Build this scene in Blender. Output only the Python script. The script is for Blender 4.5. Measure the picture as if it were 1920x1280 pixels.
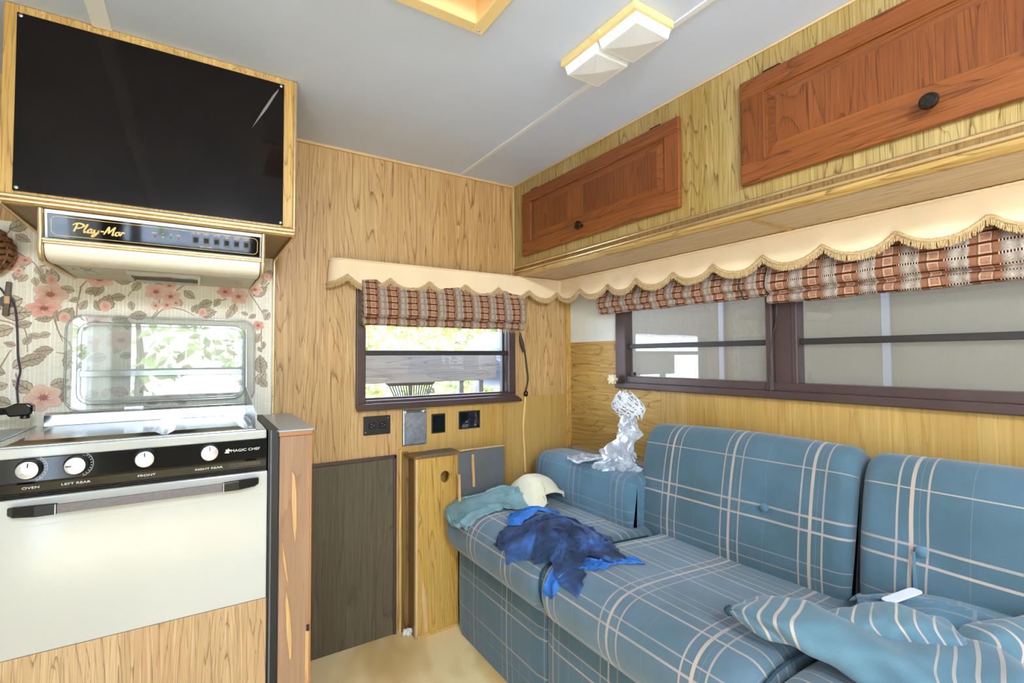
import bpy, bmesh, math, random
import numpy as np
from mathutils import Vector, Matrix

random.seed(7)
rng = np.random.default_rng(7)
S = bpy.context.scene
for o in list(bpy.data.objects):
    bpy.data.objects.remove(o)
PI = math.pi

# ------------------------------------------------------------------ camera
CX, CY = 960.0, 640.0
V1, V2 = (2371.0, 662.0), (374.0, 672.0)          # vanishing points of the room's two wall directions
FPX = math.sqrt(-((V1[0]-CX)*(V2[0]-CX) + (V1[1]-CY)*(V2[1]-CY)))
def _cd(p): return np.array([(p[0]-CX)/FPX, -(p[1]-CY)/FPX, -1.0])
_X = _cd(V1); _X /= np.linalg.norm(_X)
_Y = _cd(V2); _Y /= np.linalg.norm(_Y)
_Z = np.cross(_X, _Y)
RM = np.array([_X, _Y, _Z])
CAM = np.array([0.0, 0.0, 1.15])
def on(axis, u, v, val):
    """the point of the plane axis = val seen at photo pixel (u, v)"""
    d = RM @ _cd((u, v)); k = 'xyz'.index(axis)
    t = (val - CAM[k]) / d[k]
    return CAM + t*d
cam = bpy.data.cameras.new('camera')
cam.sensor_width = 36.0
cam.lens = FPX/1920*36
cam.clip_start = 0.02
camo = bpy.data.objects.new('camera', cam)
S.collection.objects.link(camo)
m4 = Matrix([list(RM[i])+[CAM[i]] for i in range(3)] + [[0, 0, 0, 1]])
camo.matrix_world = m4
S.camera = camo

# ------------------------------------------------------------------ world, sun, daylight, exposure
S.view_settings.view_transform = 'Standard'
S.view_settings.look = 'None'
S.view_settings.exposure = 0.25
S.view_settings.gamma = 1.0
S.view_settings.use_curve_mapping = False
try:
    S.cycles.use_denoising = True
    S.cycles.denoiser = 'OPENIMAGEDENOISE'
    S.cycles.max_bounces = 10
    S.cycles.diffuse_bounces = 5
    S.cycles.transparent_max_bounces = 16
    S.cycles.caustics_reflective = False
    S.cycles.caustics_refractive = False
    S.cycles.sample_clamp_indirect = 8
except Exception:
    pass
W = bpy.data.worlds.new('sky'); S.world = W; W.use_nodes = True
wn = W.node_tree; wn.nodes.clear()
wo = wn.nodes.new('ShaderNodeOutputWorld'); wb = wn.nodes.new('ShaderNodeBackground')
wc = wn.nodes.new('ShaderNodeTexCoord'); ws = wn.nodes.new('ShaderNodeSeparateXYZ')
wr = wn.nodes.new('ShaderNodeValToRGB')
wn.links.new(wc.outputs['Generated'], ws.inputs[0]); wn.links.new(ws.outputs['Z'], wr.inputs[0])
wr.color_ramp.elements[0].color = (0.66, 0.82, 1.0, 1); wr.color_ramp.elements[0].position = 0.0
wr.color_ramp.elements[1].color = (0.54, 0.73, 1.0, 1); wr.color_ramp.elements[1].position = 0.8
wn.links.new(wr.outputs[0], wb.inputs[0]); wb.inputs[1].default_value = 15.0
wn.links.new(wb.outputs[0], wo.inputs[0])
SUN = bpy.data.lights.new('sun', 'SUN'); SUN.energy = 14.0; SUN.angle = 0.01; SUN.color = (0.92, 0.95, 1.0)
suno = bpy.data.objects.new('sun', SUN); S.collection.objects.link(suno)
suno.rotation_euler = Vector((0.6, 0.15, -1.0)).to_track_quat('-Z', 'Y').to_euler()
def area(name, loc, rot, sx, sy, power, color=(1, 1, 1)):
    l = bpy.data.lights.new(name, 'AREA'); l.shape = 'RECTANGLE'; l.size = sx; l.size_y = sy
    l.energy = power; l.color = color
    o = bpy.data.objects.new(name, l); S.collection.objects.link(o); o.location = loc; o.rotation_euler = rot
    return o
def portal(name, loc, rot, sx, sy):
    o = area(name, loc, rot, sx, sy, 1.0); o.data.cycles.is_portal = True
# daylight comes in through an added side door, the front window and the two windows in view
portal('added_door_portal', (-0.77, -0.95, 0.95), (0, -PI/2, 0), 1.9, 0.8)
portal('front_window_portal', (-0.09, -2.385, 1.14), (PI/2, 0, 0), 1.06, 0.8)
portal('end_window_portal', (0.92, 2.05, 1.2), (-PI/2, 0, 0), 0.7, 0.46)
portal('side_window_portal', (1.70, 0.66, 1.25), (0, PI/2, 0), 0.40, 1.9)
# added fill light, set at two made-up ceiling lamps behind the camera
for y, w in ((-0.75, 80), (-1.75, 60)):
    l = bpy.data.lights.new('fill_light', 'POINT'); l.energy = w; l.shadow_soft_size = 0.07; l.color = (0.80, 0.92, 1.0)
    o = bpy.data.objects.new('fill_light', l); S.collection.objects.link(o); o.location = (0.15, y, 1.87)

# ------------------------------------------------------------------ material helpers
def C(r, g, b):
    f = lambda c: (c/255/12.92) if c/255 <= 0.04045 else ((c/255+0.055)/1.055)**2.4
    return (f(r), f(g), f(b), 1.0)
class NT:
    def __init__(s, name):
        s.m = bpy.data.materials.new(name); s.m.use_nodes = True
        s.t = s.m.node_tree; s.t.nodes.clear()
        s.out = s.n('ShaderNodeOutputMaterial')
        s.b = s.n('ShaderNodeBsdfPrincipled'); s.l(s.b.outputs[0], s.out.inputs[0])
    def n(s, ty, **kw):
        x = s.t.nodes.new(ty)
        for k, v in kw.items(): setattr(x, k, v)
        return x
    def l(s, a, b): s.t.links.new(a, b)
    def put(s, sock, v):
        if hasattr(v, 'is_output'): s.l(v, sock)
        else: sock.default_value = v
    def set(s, **kw):
        for k, v in kw.items(): s.put(s.b.inputs[k.replace('_', ' ')], v)
        return s
    def obj(s): return s.n('ShaderNodeTexCoord').outputs['Object']
    def uv(s): return s.n('ShaderNodeTexCoord').outputs['UV']
    def map(s, vec, scale=(1, 1, 1), loc=(0, 0, 0)):
        x = s.n('ShaderNodeMapping'); s.l(vec, x.inputs[0]); x.inputs['Scale'].default_value = scale; x.inputs['Location'].default_value = loc
        return x.outputs[0]
    def noise(s, vec, scale=1, detail=2, rough=.5, dist=0):
        x = s.n('ShaderNodeTexNoise'); s.l(vec, x.inputs['Vector']); x.inputs['Scale'].default_value = scale
        x.inputs['Detail'].default_value = detail; x.inputs['Roughness'].default_value = rough; x.inputs['Distortion'].default_value = dist
        return x.outputs['Fac']
    def math(s, op, a, b=0.0, c=None):
        x = s.n('ShaderNodeMath', operation=op); s.put(x.inputs[0], a); s.put(x.inputs[1], b)
        if c is not None: s.put(x.inputs[2], c)
        return x.outputs[0]
    def ramp(s, f, stops, interp='LINEAR'):
        x = s.n('ShaderNodeValToRGB'); s.l(f, x.inputs[0]); r = x.color_ramp; r.interpolation = interp
        def col(c): return c if isinstance(c, tuple) else (c, c, c, 1)
        r.elements[0].position = stops[0][0]; r.elements[0].color = col(stops[0][1])
        r.elements[1].position = stops[-1][0]; r.elements[1].color = col(stops[-1][1])
        for p, c in stops[1:-1]:
            e = r.elements.new(p); e.color = col(c)
        return x.outputs[0]
    def mix(s, f, a, b, mode='MIX'):
        x = s.n('ShaderNodeMix', data_type='RGBA', blend_type=mode)
        s.put(x.inputs[0], f); s.put(x.inputs[6], a); s.put(x.inputs[7], b)
        return x.outputs[2]
    def bump(s, h, strength=.2, dist=.002):
        x = s.n('ShaderNodeBump'); s.l(h, x.inputs['Height']); x.inputs['Strength'].default_value = strength
        x.inputs['Distance'].default_value = dist; s.l(x.outputs[0], s.b.inputs['Normal'])
    def xyz(s, vec):
        x = s.n('ShaderNodeSeparateXYZ'); s.l(vec, x.inputs[0]); return x.outputs

def plain(name, col, rough=.5, metal=0.0, spec=.5, var=.06, nscale=8, **kw):
    """a plain colour with a little mottling of its own"""
    k = NT(name)
    n = k.noise(k.obj(), nscale, 3, .6)
    c2 = tuple(max(0, x*(1-var*2)) for x in col[:3])+(1,)
    c3 = tuple(min(1, x*(1+var)) for x in col[:3])+(1,)
    k.set(Base_Color=k.ramp(n, [(.3, c2), (.7, c3)]), Roughness=rough, Metallic=metal)
    k.b.inputs['Specular IOR Level'].default_value = spec
    for a, v in kw.items(): k.b.inputs[a.replace('_', ' ')].default_value = v
    return k.m

def oak(name, axis, light, mid, dark, across=5.0, along=.65, k_=13, rough=.42, pore=.45, seed=0.0, tint=.0, spec=.4, sharp=.12, contrast=.85):
    k = NT(name)
    sc = {'x': (along, across, across), 'y': (across, along, across), 'z': (across, across, along)}[axis]
    pc = {'x': (7, 260, 260), 'y': (260, 7, 260), 'z': (260, 260, 7)}[axis]
    v = k.obj()
    if tint:
        oi = k.n('ShaderNodeObjectInfo').outputs['Random']
        cb = k.n('ShaderNodeCombineXYZ'); 
        k.l(k.math('MULTIPLY', oi, 37.0), cb.inputs[0]); k.l(k.math('MULTIPLY', oi, 19.0), cb.inputs[2])
        va = k.n('ShaderNodeVectorMath', operation='ADD'); k.l(v, va.inputs[0]); k.l(cb.outputs[0], va.inputs[1]); v = va.outputs[0]
    n = k.noise(k.map(v, sc, (seed, seed*1.7, seed*.6)), 1.0, 1.2, .4, .2)
    wav = k.noise(k.map(v, tuple(x*(10 if x > along*1.01 else 5) for x in sc)), 1.0, 2, .6)
    def lines(f, cnt, w, wob):
        r = k.math('FRACT', k.math('ADD', k.math('MULTIPLY', f, float(cnt)), k.math('MULTIPLY', wav, wob)))
        return k.ramp(r, [(0, 1.0), (w*.4, 1.0), (w, .35), (w*2.4, 0.0), (1, 0.0)])
    L1 = lines(n, k_*1.7, sharp, .45)
    n2 = k.noise(k.map(v, tuple(x*(3.2 if x > along*1.01 else .7) for x in sc), (seed*2, 7, 3)), 1.0, 1, .4, .1)
    L2 = lines(n2, k_*1.7, sharp*1.2, .4)
    p = k.noise(k.map(v, pc), 1.0, 2, .6)
    brk = k.ramp(p, [(.32, .25), (.55, 1.0)])
    L = k.math('MULTIPLY', k.math('MAXIMUM', L1, k.math('MULTIPLY', L2, .75)), brk)
    lo = k.noise(k.map(v, tuple(x*.45 for x in sc), (seed+3, 1, 5)), 1.0, 2, .5)
    c = k.mix(k.ramp(lo, [(.36, 0.0), (.66, 1.0)]), light, mid)
    st_ = k.noise(k.map(v, tuple(x*.45 for x in pc)), 1.0, 2, .6)
    c = k.mix(k.ramp(st_, [(.36, .5), (.5, 0.0)]), c, tuple(min(1, x*1.22) for x in light[:3])+(1,))
    c = k.mix(k.ramp(p, [(.55, 0.0), (.72, pore)]), c, dark)
    c = k.mix(k.math('MULTIPLY', L, contrast), c, dark)
    if tint:
        hs = k.n('ShaderNodeHueSaturation'); k.l(c, hs.inputs['Color'])
        k.l(k.math('ADD', 1.0-tint, k.math('MULTIPLY', oi, 2*tint)), hs.inputs['Value']); c = hs.outputs[0]
    k.set(Base_Color=c, Roughness=rough)
    k.b.inputs['Specular IOR Level'].default_value = spec
    k.bump(p, .12, .0006)
    return k.m

STRIPE = C(200, 170, 146)
def plaid(name, base, base2, pu=.245, pv=.33, ou=0.0, ov=0.0, amount=.74, vstripes=None, ustripes=None):
    k = NT(name)
    x = k.xyz(k.uv())
    fu = k.math('FRACT', k.math('ADD', k.math('MULTIPLY', x[0], 1/pu), ou))
    fv = k.math('FRACT', k.math('ADD', k.math('MULTIPLY', x[1], 1/pv), ov))
    us = ustripes or [(.10, .020, .8), (.21, .034, 1), (.35, .020, .75), (.29, .006, .3), (.68, .006, .25)]
    vs = vstripes or [(.12, .018, .9), (.24, .014, .7), (.55, .010, .35), (.72, .02, .8)]
    def mask(f, st):
        s = [(0, 0.0)]
        for p, w, a in sorted(st):
            s += [(p, a), (p+w, 0.0)]
        return k.ramp(f, s, 'CONSTANT')
    mu, mv = mask(fu, us), mask(fv, vs)
    # woven stitches: the stripes are rows of short threads
    st = k.math('GREATER_THAN', k.math('FRACT', k.math('MULTIPLY', k.math('ADD', x[0], x[1]), 190.0)), .22)
    mk = k.math('MULTIPLY', k.math('MAXIMUM', mu, mv), k.math('ADD', .55, k.math('MULTIPLY', st, .45)))
    w = k.noise(k.map(k.uv(), (900, 500, 1)), 1.0, 1, .5)
    lo = k.noise(k.obj(), 5.0, 3, .6)
    b = k.mix(k.ramp(lo, [(.35, 0.0), (.65, 1.0)]), base, base2)
    b = k.mix(k.ramp(w, [(.35, .35), (.65, 0.0)]), b, C(45, 68, 80))
    wash = k.ramp(k.noise(k.obj(), 3.1, 3, .6), [(.4, amount), (.68, amount*.55)])
    c = k.mix(k.math('MULTIPLY', mk, wash), b, STRIPE)
    k.set(Base_Color=c, Roughness=.92)
    k.b.inputs['Specular IOR Level'].default_value = .15
    k.b.inputs['Sheen Weight'].default_value = .25
    k.bump(w, .25, .0008)
    return k.m

def woven(name, pu=.086, pv=.027):
    k = NT(name)
    x = k.xyz(k.uv())
    wob = k.math('MULTIPLY', k.math('SUBTRACT', k.noise(k.map(k.uv(), (30, 30, 1)), 1.0, 2, .6), .5), .06)
    fu = k.math('FRACT', k.math('ADD', k.math('MULTIPLY', x[0], 1/pu), wob))
    fv = k.math('FRACT', k.math('ADD', k.math('MULTIPLY', x[1], 1/pv), wob))
    cream, grey, rust, brown, salm = C(196, 180, 162), C(150, 136, 124), C(150, 100, 72), C(98, 62, 42), C(176, 122, 92)
    col = k.ramp(fu, [(0, grey), (.12, cream), (.26, grey), (.36, cream), (.40, rust), (.52, rust), (.54, brown), (.57, salm), (.78, salm), (.80, brown), (.83, rust), (.95, rust), (1, grey)])
    thr = k.noise(k.map(k.uv(), (160, 900, 1)), 1.0, 2, .6)
    col = k.mix(k.ramp(thr, [(.36, .75), (.58, 0.0)]), col, C(104, 74, 56))
    sq = k.math('MULTIPLY', k.ramp(fu, [(0, 0.0), (.57, 1.0), (.79, 0.0)], 'CONSTANT'), k.ramp(fv, [(0, 0.0), (.2, 1.0), (.30, 0.0), (.86, 1.0), (.96, 0.0)], 'CONSTANT'))
    ed = k.math('MULTIPLY', k.ramp(fu, [(0, 0.0), (.555, 1.0), (.59, 0.0), (.77, 1.0), (.80, 0.0)], 'CONSTANT'), k.math('GREATER_THAN', fv, .2))
    col = k.mix(k.math('MULTIPLY', k.math('MAXIMUM', sq, ed), .55), col, C(206, 182, 156))
    line = k.math('LESS_THAN', fv, .19)
    tick = k.math('GREATER_THAN', k.math('FRACT', k.math('MULTIPLY', x[0], 170.0)), .66)
    incream = k.ramp(fu, [(0, 1.0), (.37, 0.0), (.9, 1.0)], 'CONSTANT')
    lc = k.mix(k.math('MULTIPLY', tick, incream), C(74, 38, 20), C(215, 200, 180))
    col = k.mix(line, col, lc)
    k.set(Base_Color=col, Roughness=.95)
    k.b.inputs['Specular IOR Level'].default_value = .1
    k.bump(thr, .5, .002)
    return k.m

def glassy(name, col=(1, 1, 1, 1), refl=.1, rough=.0, ior=1.5, haze=0.0, hazecol=(.8, .8, .8, 1)):
    """thin clear sheet: lets light through, mirrors by Fresnel"""
    k = NT(name)
    t = k.n('ShaderNodeBsdfTransparent'); t.inputs[0].default_value = col
    g = k.n('ShaderNodeBsdfGlossy'); g.inputs['Roughness'].default_value = rough
    lw = k.n('ShaderNodeLayerWeight'); lw.inputs[0].default_value = .5
    fr = k.math('ADD', .04, k.math('MULTIPLY', k.math('POWER', lw.outputs['Facing'], 5.0), .96))
    mx = k.n('ShaderNodeMixShader')
    k.l(k.math('MINIMUM', k.math('MULTIPLY', fr, refl/.04), 1.0), mx.inputs[0]); k.l(t.outputs[0], mx.inputs[1]); k.l(g.outputs[0], mx.inputs[2])
    last = mx.outputs[0]
    if haze:
        d = k.n('ShaderNodeBsdfDiffuse'); d.inputs[0].default_value = hazecol
        n = k.ramp(k.noise(k.obj(), 14, 4, .7), [(.3, haze*.7), (.7, haze*1.2)])
        m2 = k.n('ShaderNodeMixShader'); k.l(n, m2.inputs[0]); k.l(last, m2.inputs[1]); k.l(d.outputs[0], m2.inputs[2]); last = m2.outputs[0]
    k.l(last, k.out.inputs[0])
    return k.m

# ------------------------------------------------------------------ mesh helpers
class MB:
    def __init__(s): s.v, s.f, s.uv = [], [], []
    def add(s, vs, fs, uvs=None):
        n = len(s.v); s.v += [tuple(map(float, p)) for p in vs]; s.f += [tuple(i+n for i in f) for f in fs]
        s.uv += [tuple(u) for u in uvs] if uvs is not None else [(0, 0)]*len(vs)
        return s
    def box(s, x0, x1, y0, y1, z0, z1):
        x0, x1 = sorted((x0, x1)); y0, y1 = sorted((y0, y1)); z0, z1 = sorted((z0, z1))
        v = [(x, y, z) for x in (x0, x1) for y in (y0, y1) for z in (z0, z1)]
        return s.add(v, [(0, 1, 3, 2), (4, 6, 7, 5), (0, 4, 5, 1), (2, 3, 7, 6), (0, 2, 6, 4), (1, 5, 7, 3)])
    def prism(s, pts, ax, a, b):
        """polygon of 2-D points extruded along axis ax from a to b; the points are (the two other coordinates in xyz order)"""
        def p3(p, t):
            q = list(p); q.insert('xyz'.index(ax), t); return q
        n = len(pts)
        v = [p3(p, a) for p in pts]+[p3(p, b) for p in pts]
        f = [tuple(range(n))[::-1], tuple(range(n, 2*n))]+[(i, (i+1) % n, n+(i+1) % n, n+i) for i in range(n)]
        return s.add(v, f)
    def tube(s, path, r, n=8, cap=True, rs=None):
        path = [Vector(p) for p in path]; m = len(path)
        vs, fs, uvs = [], [], []
        t0 = (path[1]-path[0]).normalized()
        up = Vector((0, 0, 1)) if abs(t0.z) < .9 else Vector((1, 0, 0))
        nrm = t0.cross(up).normalized(); L = 0
        for i, p in enumerate(path):
            a = path[max(0, i-1)]; b = path[min(m-1, i+1)]
            t = (b-a).normalized(); nrm = (nrm-t*nrm.dot(t))
            nrm = nrm.normalized() if nrm.length > 1e-6 else t.orthogonal().normalized()
            bi = t.cross(nrm); rr = rs[i] if rs else r
            if i: L += (p-path[i-1]).length
            for k in range(n):
                a_ = 2*PI*k/n
                vs.append(p+nrm*(rr*math.cos(a_))+bi*(rr*math.sin(a_))); uvs.append((L, k/n))
        for i in range(m-1):
            for k in range(n):
                fs.append((i*n+k, i*n+(k+1) % n, (i+1)*n+(k+1) % n, (i+1)*n+k))
        if cap: fs += [tuple(range(n))[::-1], tuple(range((m-1)*n, m*n))]
        return s.add(vs, fs, uvs)
    def grid(s, P, UV=None, closed_v=False):
        P = np.asarray(P); n, m = P.shape[:2]
        fs = []
        for i in range(n-1):
            for j in range(m-1): fs.append((i*m+j, i*m+j+1, (i+1)*m+j+1, (i+1)*m+j))
            if closed_v: fs.append((i*m+m-1, i*m, (i+1)*m, (i+1)*m+m-1))
        return s.add(P.reshape(-1, 3).tolist(), fs, None if UV is None else np.asarray(UV).reshape(-1, 2).tolist())
    def lathe(s, prof, c, axis, n=24):
        """profile of (radius, height along axis) around a point c"""
        a = Vector(axis).normalized(); u = a.orthogonal().normalized(); w = a.cross(u); c = Vector(c)
        vs = [c+a*h+u*(r*math.cos(2*PI*k/n))+w*(r*math.sin(2*PI*k/n)) for r, h in prof for k in range(n)]
        fs = [(i*n+k, i*n+(k+1) % n, (i+1)*n+(k+1) % n, (i+1)*n+k) for i in range(len(prof)-1) for k in range(n)]
        fs += [tuple(range(n))[::-1], tuple(range((len(prof)-1)*n, len(prof)*n))]
        return s.add(vs, fs)
    def rot(s, M):
        s.v = [tuple(M @ Vector(p)) for p in s.v]; return s

ORG = {}
def link(o): S.collection.objects.link(o)
def obj(name, mb, m, parent=None, smooth=None, bevel=0, label=None, cat=None, kind=None, group=None, solid=0, subd=0, seg=2):
    """ONE mesh object; mb is in world coordinates and is moved into its parent's frame"""
    off = Vector(ORG.get(parent.name, (0, 0, 0))) if parent else Vector((0, 0, 0))
    me = bpy.data.meshes.new(name)
    me.from_pydata([tuple(Vector(p)-off) for p in mb.v], [], mb.f)
    if any(u != (0, 0) for u in mb.uv):
        ul = me.uv_layers.new(name='uv')
        idx = np.zeros(len(me.loops), dtype=np.int32); me.loops.foreach_get('vertex_index', idx)
        ul.data.foreach_set('uv', np.array(mb.uv, dtype=np.float32)[idx].ravel())
    bm = bmesh.new(); bm.from_mesh(me); bmesh.ops.recalc_face_normals(bm, faces=bm.faces); bm.to_mesh(me); bm.free()
    if smooth is not None:
        me.polygons.foreach_set('use_smooth', [True]*len(me.polygons))
        me.set_sharp_from_angle(angle=math.radians(smooth))
    ms = m if isinstance(m, (list, tuple)) else [m]
    for x in ms: me.materials.append(x)
    o = bpy.data.objects.new(name, me); link(o)
    if parent: o.parent = parent
    ORG[o.name] = tuple(off)
    if bevel:
        b = o.modifiers.new('bevel', 'BEVEL'); b.width = bevel; b.segments = seg; b.limit_method = 'ANGLE'; b.angle_limit = math.radians(40)
    if solid:
        b = o.modifiers.new('solid', 'SOLIDIFY'); b.thickness = solid; b.offset = 0
    if subd:
        b = o.modifiers.new('subd', 'SUBSURF'); b.levels = subd; b.render_levels = subd
    tag(o, label, cat, kind, group)
    return o
def tag(o, label=None, cat=None, kind=None, group=None):
    if label: o['label'] = label
    if cat: o['category'] = cat
    if kind: o['kind'] = kind
    if group: o['group'] = group
    return o
def thing(name, loc, label=None, cat=None, kind=None, group=None):
    o = bpy.data.objects.new(name, None); link(o); o.location = loc; o.empty_display_size = .05
    ORG[o.name] = tuple(loc)
    return tag(o, label, cat, kind, group)
def text(s, loc, size, rot, m, parent, name='lettering', ext=.0002, sx=1.0):
    c = bpy.data.curves.new(name, 'FONT'); c.body = s; c.size = size; c.extrude = ext; c.align_x = 'CENTER'; c.align_y = 'CENTER'
    c.materials.append(m)
    o = bpy.data.objects.new(name, c); link(o)
    off = Vector(ORG.get(parent.name, (0, 0, 0))); o.parent = parent; ORG[o.name] = tuple(off)
    o.rotation_euler = (0, 0, 0)
    me = bpy.data.meshes.new_from_object(o.evaluated_get(bpy.context.evaluated_depsgraph_get()))
    bpy.data.objects.remove(o); bpy.data.curves.remove(c)
    o = bpy.data.objects.new(name, me); link(o); o.parent = parent; ORG[o.name] = tuple(off)
    o.location = Vector(loc)-off; o.rotation_euler = rot; o.scale = (sx, 1, 1)
    return o
def smooth_path(pts, n=8):
    """Catmull-Rom through the points"""
    P = [Vector(p) for p in pts]; P = [P[0]*2-P[1]]+P+[P[-1]*2-P[-2]]
    out = []
    for i in range(1, len(P)-2):
        for k in range(n):
            t = k/n; a, b, c, d = P[i-1], P[i], P[i+1], P[i+2]
            out.append(.5*((2*b)+(c-a)*t+(2*a-5*b+4*c-d)*t*t+(3*b-a-3*c+d)*t**3))
    out.append(P[-2]); return out
def rounded_rect(x0, x1, z0, z1, r, n=6):
    pts = []
    for cx, cz, a0 in ((x1-r, z1-r, 0), (x0+r, z1-r, 90), (x0+r, z0+r, 180), (x1-r, z0+r, 270)):
        for k in range(n+1):
            a = math.radians(a0+90*k/n); pts.append((cx+r*math.cos(a), cz+r*math.sin(a)))
    return pts

# ------------------------------------------------------------------ materials
M = {}
M['oak_wall'] = oak('oak panelling upright', 'z', C(199, 163, 112), C(186, 144, 90), C(135, 93, 48), across=8.0, along=.6, k_=15, contrast=1.0, pore=.55)
M['oak_wall2'] = oak('oak panelling plain', 'z', C(181, 144, 82), C(166, 125, 57), C(140, 96, 33), across=5, along=.35, k_=6, pore=.25, tint=.10, sharp=.08, contrast=.45)
M['oak_cab'] = oak('olive oak cabinet face', 'z', C(170, 145, 93), C(156, 125, 65), C(90, 64, 25), across=11, along=.8, k_=15, pore=.45, seed=2.3, contrast=.9)
M['oak_cab_h'] = oak('olive oak lip', 'y', C(186, 152, 92), C(168, 130, 70), C(104, 74, 32), across=9, along=1.0, k_=9, pore=.4, seed=1.3)
M['oak_under'] = oak('pale oak underside', 'y', C(204, 178, 142), C(190, 162, 124), C(142, 112, 78), across=8, along=1.0, k_=13, pore=.3, seed=4.1, contrast=.7)
M['oak_patch'] = oak('oak patch laid crosswise', 'y', C(190, 152, 86), C(170, 130, 66), C(112, 82, 38), across=7, along=1.2, k_=13, pore=.4, seed=8)
M['cherry_h'] = oak('red oak rail', 'y', C(132, 74, 34), C(118, 63, 27), C(68, 33, 13), across=9, along=.8, k_=10, rough=.33, pore=.5, tint=.06, contrast=.75)
M['cherry_v'] = oak('red oak stave', 'z', C(124, 68, 31), C(110, 58, 25), C(64, 31, 12), across=9, along=1.0, k_=9, rough=.33, pore=.5, tint=.13, contrast=.7)
M['oak_stove'] = oak('oak front under the oven', 'z', C(197, 167, 128), C(184, 150, 109), C(109, 81, 57), across=11, along=.9, k_=18, pore=.4, seed=5.2, contrast=.85)
M['oak_frame'] = oak('oak frame upright', 'z', C(199, 160, 89), C(182, 139, 68), C(130, 91, 40), across=11, along=1.4, k_=10, pore=.4, seed=3)
M['oak_frame_h'] = oak('oak frame end grain', 'z', C(205, 167, 96), C(186, 145, 78), C(130, 91, 42), across=16, along=9, k_=9, pore=.4, seed=6)
M['oak_box'] = oak('oak box front', 'z', C(191, 151, 78), C(170, 128, 52), C(115, 82, 27), across=11, along=.8, k_=15, pore=.45, seed=9)
M['oak_side'] = oak('dark oak side', 'z', C(132, 100, 56), C(112, 82, 42), C(78, 54, 26), across=7, along=.8, k_=9, pore=.35, seed=11)
M['dark_panel'] = oak('dark olive wood-grain board', 'z', C(92, 82, 62), C(82, 71, 53), C(57, 48, 34), across=6, along=.6, k_=10, pore=.4, seed=12, rough=.5, contrast=.6)
M['end_wood'] = oak('pinkish wood', 'z', C(154, 121, 95), C(146, 109, 79), C(122, 85, 57), across=6, along=.5, k_=7, pore=.2, seed=13, sharp=.08, contrast=.5)
M['pale_wood'] = oak('bare pale wood', 'z', C(204, 166, 116), C(192, 150, 98), C(168, 126, 78), across=8, along=1, k_=4, pore=.2, seed=14)
M['lip_copper'] = plain('copper edge band', C(166, 112, 70), .4)
M['gold'] = plain('brass trim', C(236, 206, 160), .2, metal=.85, var=.06, nscale=30)
M['tan_trim'] = plain('tan trim', C(206, 172, 124), .5)
M['ceiling'] = plain('grey ceiling board', C(203, 213, 234), .75, var=.02, nscale=2.5)
M['white_trim'] = plain('white plastic strip', C(222, 225, 228), .5, var=.02)
M['white_strip'] = plain('bright white strip', C(246, 247, 248), .4, var=.01)
M['white_board'] = plain('off-white board', C(216, 214, 202), .7, var=.03)
M['grey_board'] = plain('greyed board', C(168, 158, 138), .7, var=.12, nscale=4)
M['cream'] = plain('cream enamel', C(186, 186, 180), .15, var=.015, nscale=3, Coat_Weight=.15)
M['visor'] = plain('cream visor', C(236, 228, 210), .35, var=.015)
M['hood_under'] = plain('grey-cream painted steel', C(206, 200, 180), .45, var=.03)
M['black'] = plain('black plastic', C(20, 20, 21), .3, var=.1)
M['black_matt'] = plain('black gap', C(24, 22, 26), .5, var=.1)
M['black_gloss'] = plain('black glossy panel', C(9, 8, 9), .04, var=.1, spec=.5)
M['tv_glass'] = plain('smoked black acrylic', C(24, 20, 19), .04, var=.1, spec=.14)
M['knob_dark'] = plain('antique bronze', C(62, 56, 50), .35, metal=.9, var=.2, nscale=120)
M['chrome'] = plain('brushed steel', C(206, 210, 216), .14, metal=1.0, var=.05, nscale=18)
M['steel'] = plain('dull steel', C(190, 196, 204), .3, metal=.9, var=.15, nscale=60)
M['dial'] = plain('spun aluminium dial', C(226, 222, 228), .28, metal=.85, var=.05, nscale=40)
M['laminate'] = plain('grey-blue laminate', C(164, 170, 172), .35, var=.03, nscale=12)
M['slate'] = plain('slate grey laminate', C(92, 92, 92), .5, var=.06, nscale=9)
M['bar_grey'] = plain('grey woven handle strap', C(112, 104, 104), .6, var=.1, nscale=160)
M['brown_metal'] = plain('dark brown aluminium', C(78, 60, 56), .38, metal=.25, var=.08, nscale=6)
M['brown_dark'] = plain('dark sash rail', C(44, 38, 36), .45, var=.1)
M['outlet'] = plain('dark brown outlet', C(34, 30, 28), .4, var=.1)
M['hole'] = plain('slot', C(6, 6, 6), .8)
M['gold_print'] = plain('gold print', C(236, 190, 98), .4, var=.04)
M['white_print'] = plain('white print', C(226, 226, 222), .5, var=.02)
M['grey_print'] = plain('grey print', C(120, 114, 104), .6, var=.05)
M['label'] = plain('paper label', C(214, 208, 192), .7, var=.03)
M['filter'] = plain('filter mesh', C(98, 84, 50), .6, var=.25, nscale=200)
M['vent_cream'] = plain('aged cream plastic', C(236, 208, 142), .45, var=.03)
M['vent_in'] = plain('cream vent shaft', C(246, 206, 146), .6, var=.03)
M['valance'] = plain('cream valance cloth', C(236, 210, 172), .9, var=.03, nscale=5, spec=.1)
M['fringe'] = plain('tan fringe', C(200, 168, 122), .9, var=.2, nscale=300, spec=.1)
M['cord_dark'] = plain('dark cord', C(52, 42, 40), .6)
M['cord_purple'] = plain('plum cord', C(62, 48, 70), .6)
M['cord_beige'] = plain('beige cord', C(222, 184, 120), .7)
M['knob_cream'] = plain('cream plastic knob', C(226, 208, 172), .5)
M['wicker'] = plain('white wicker', C(214, 214, 218), .6, var=.08, nscale=60)
M['wicker_brown'] = plain('brown wicker', C(128, 84, 48), .7, var=.3, nscale=120)
M['cord_clip'] = plain('brown plastic switch', C(96, 78, 60), .45, var=.1)
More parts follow.
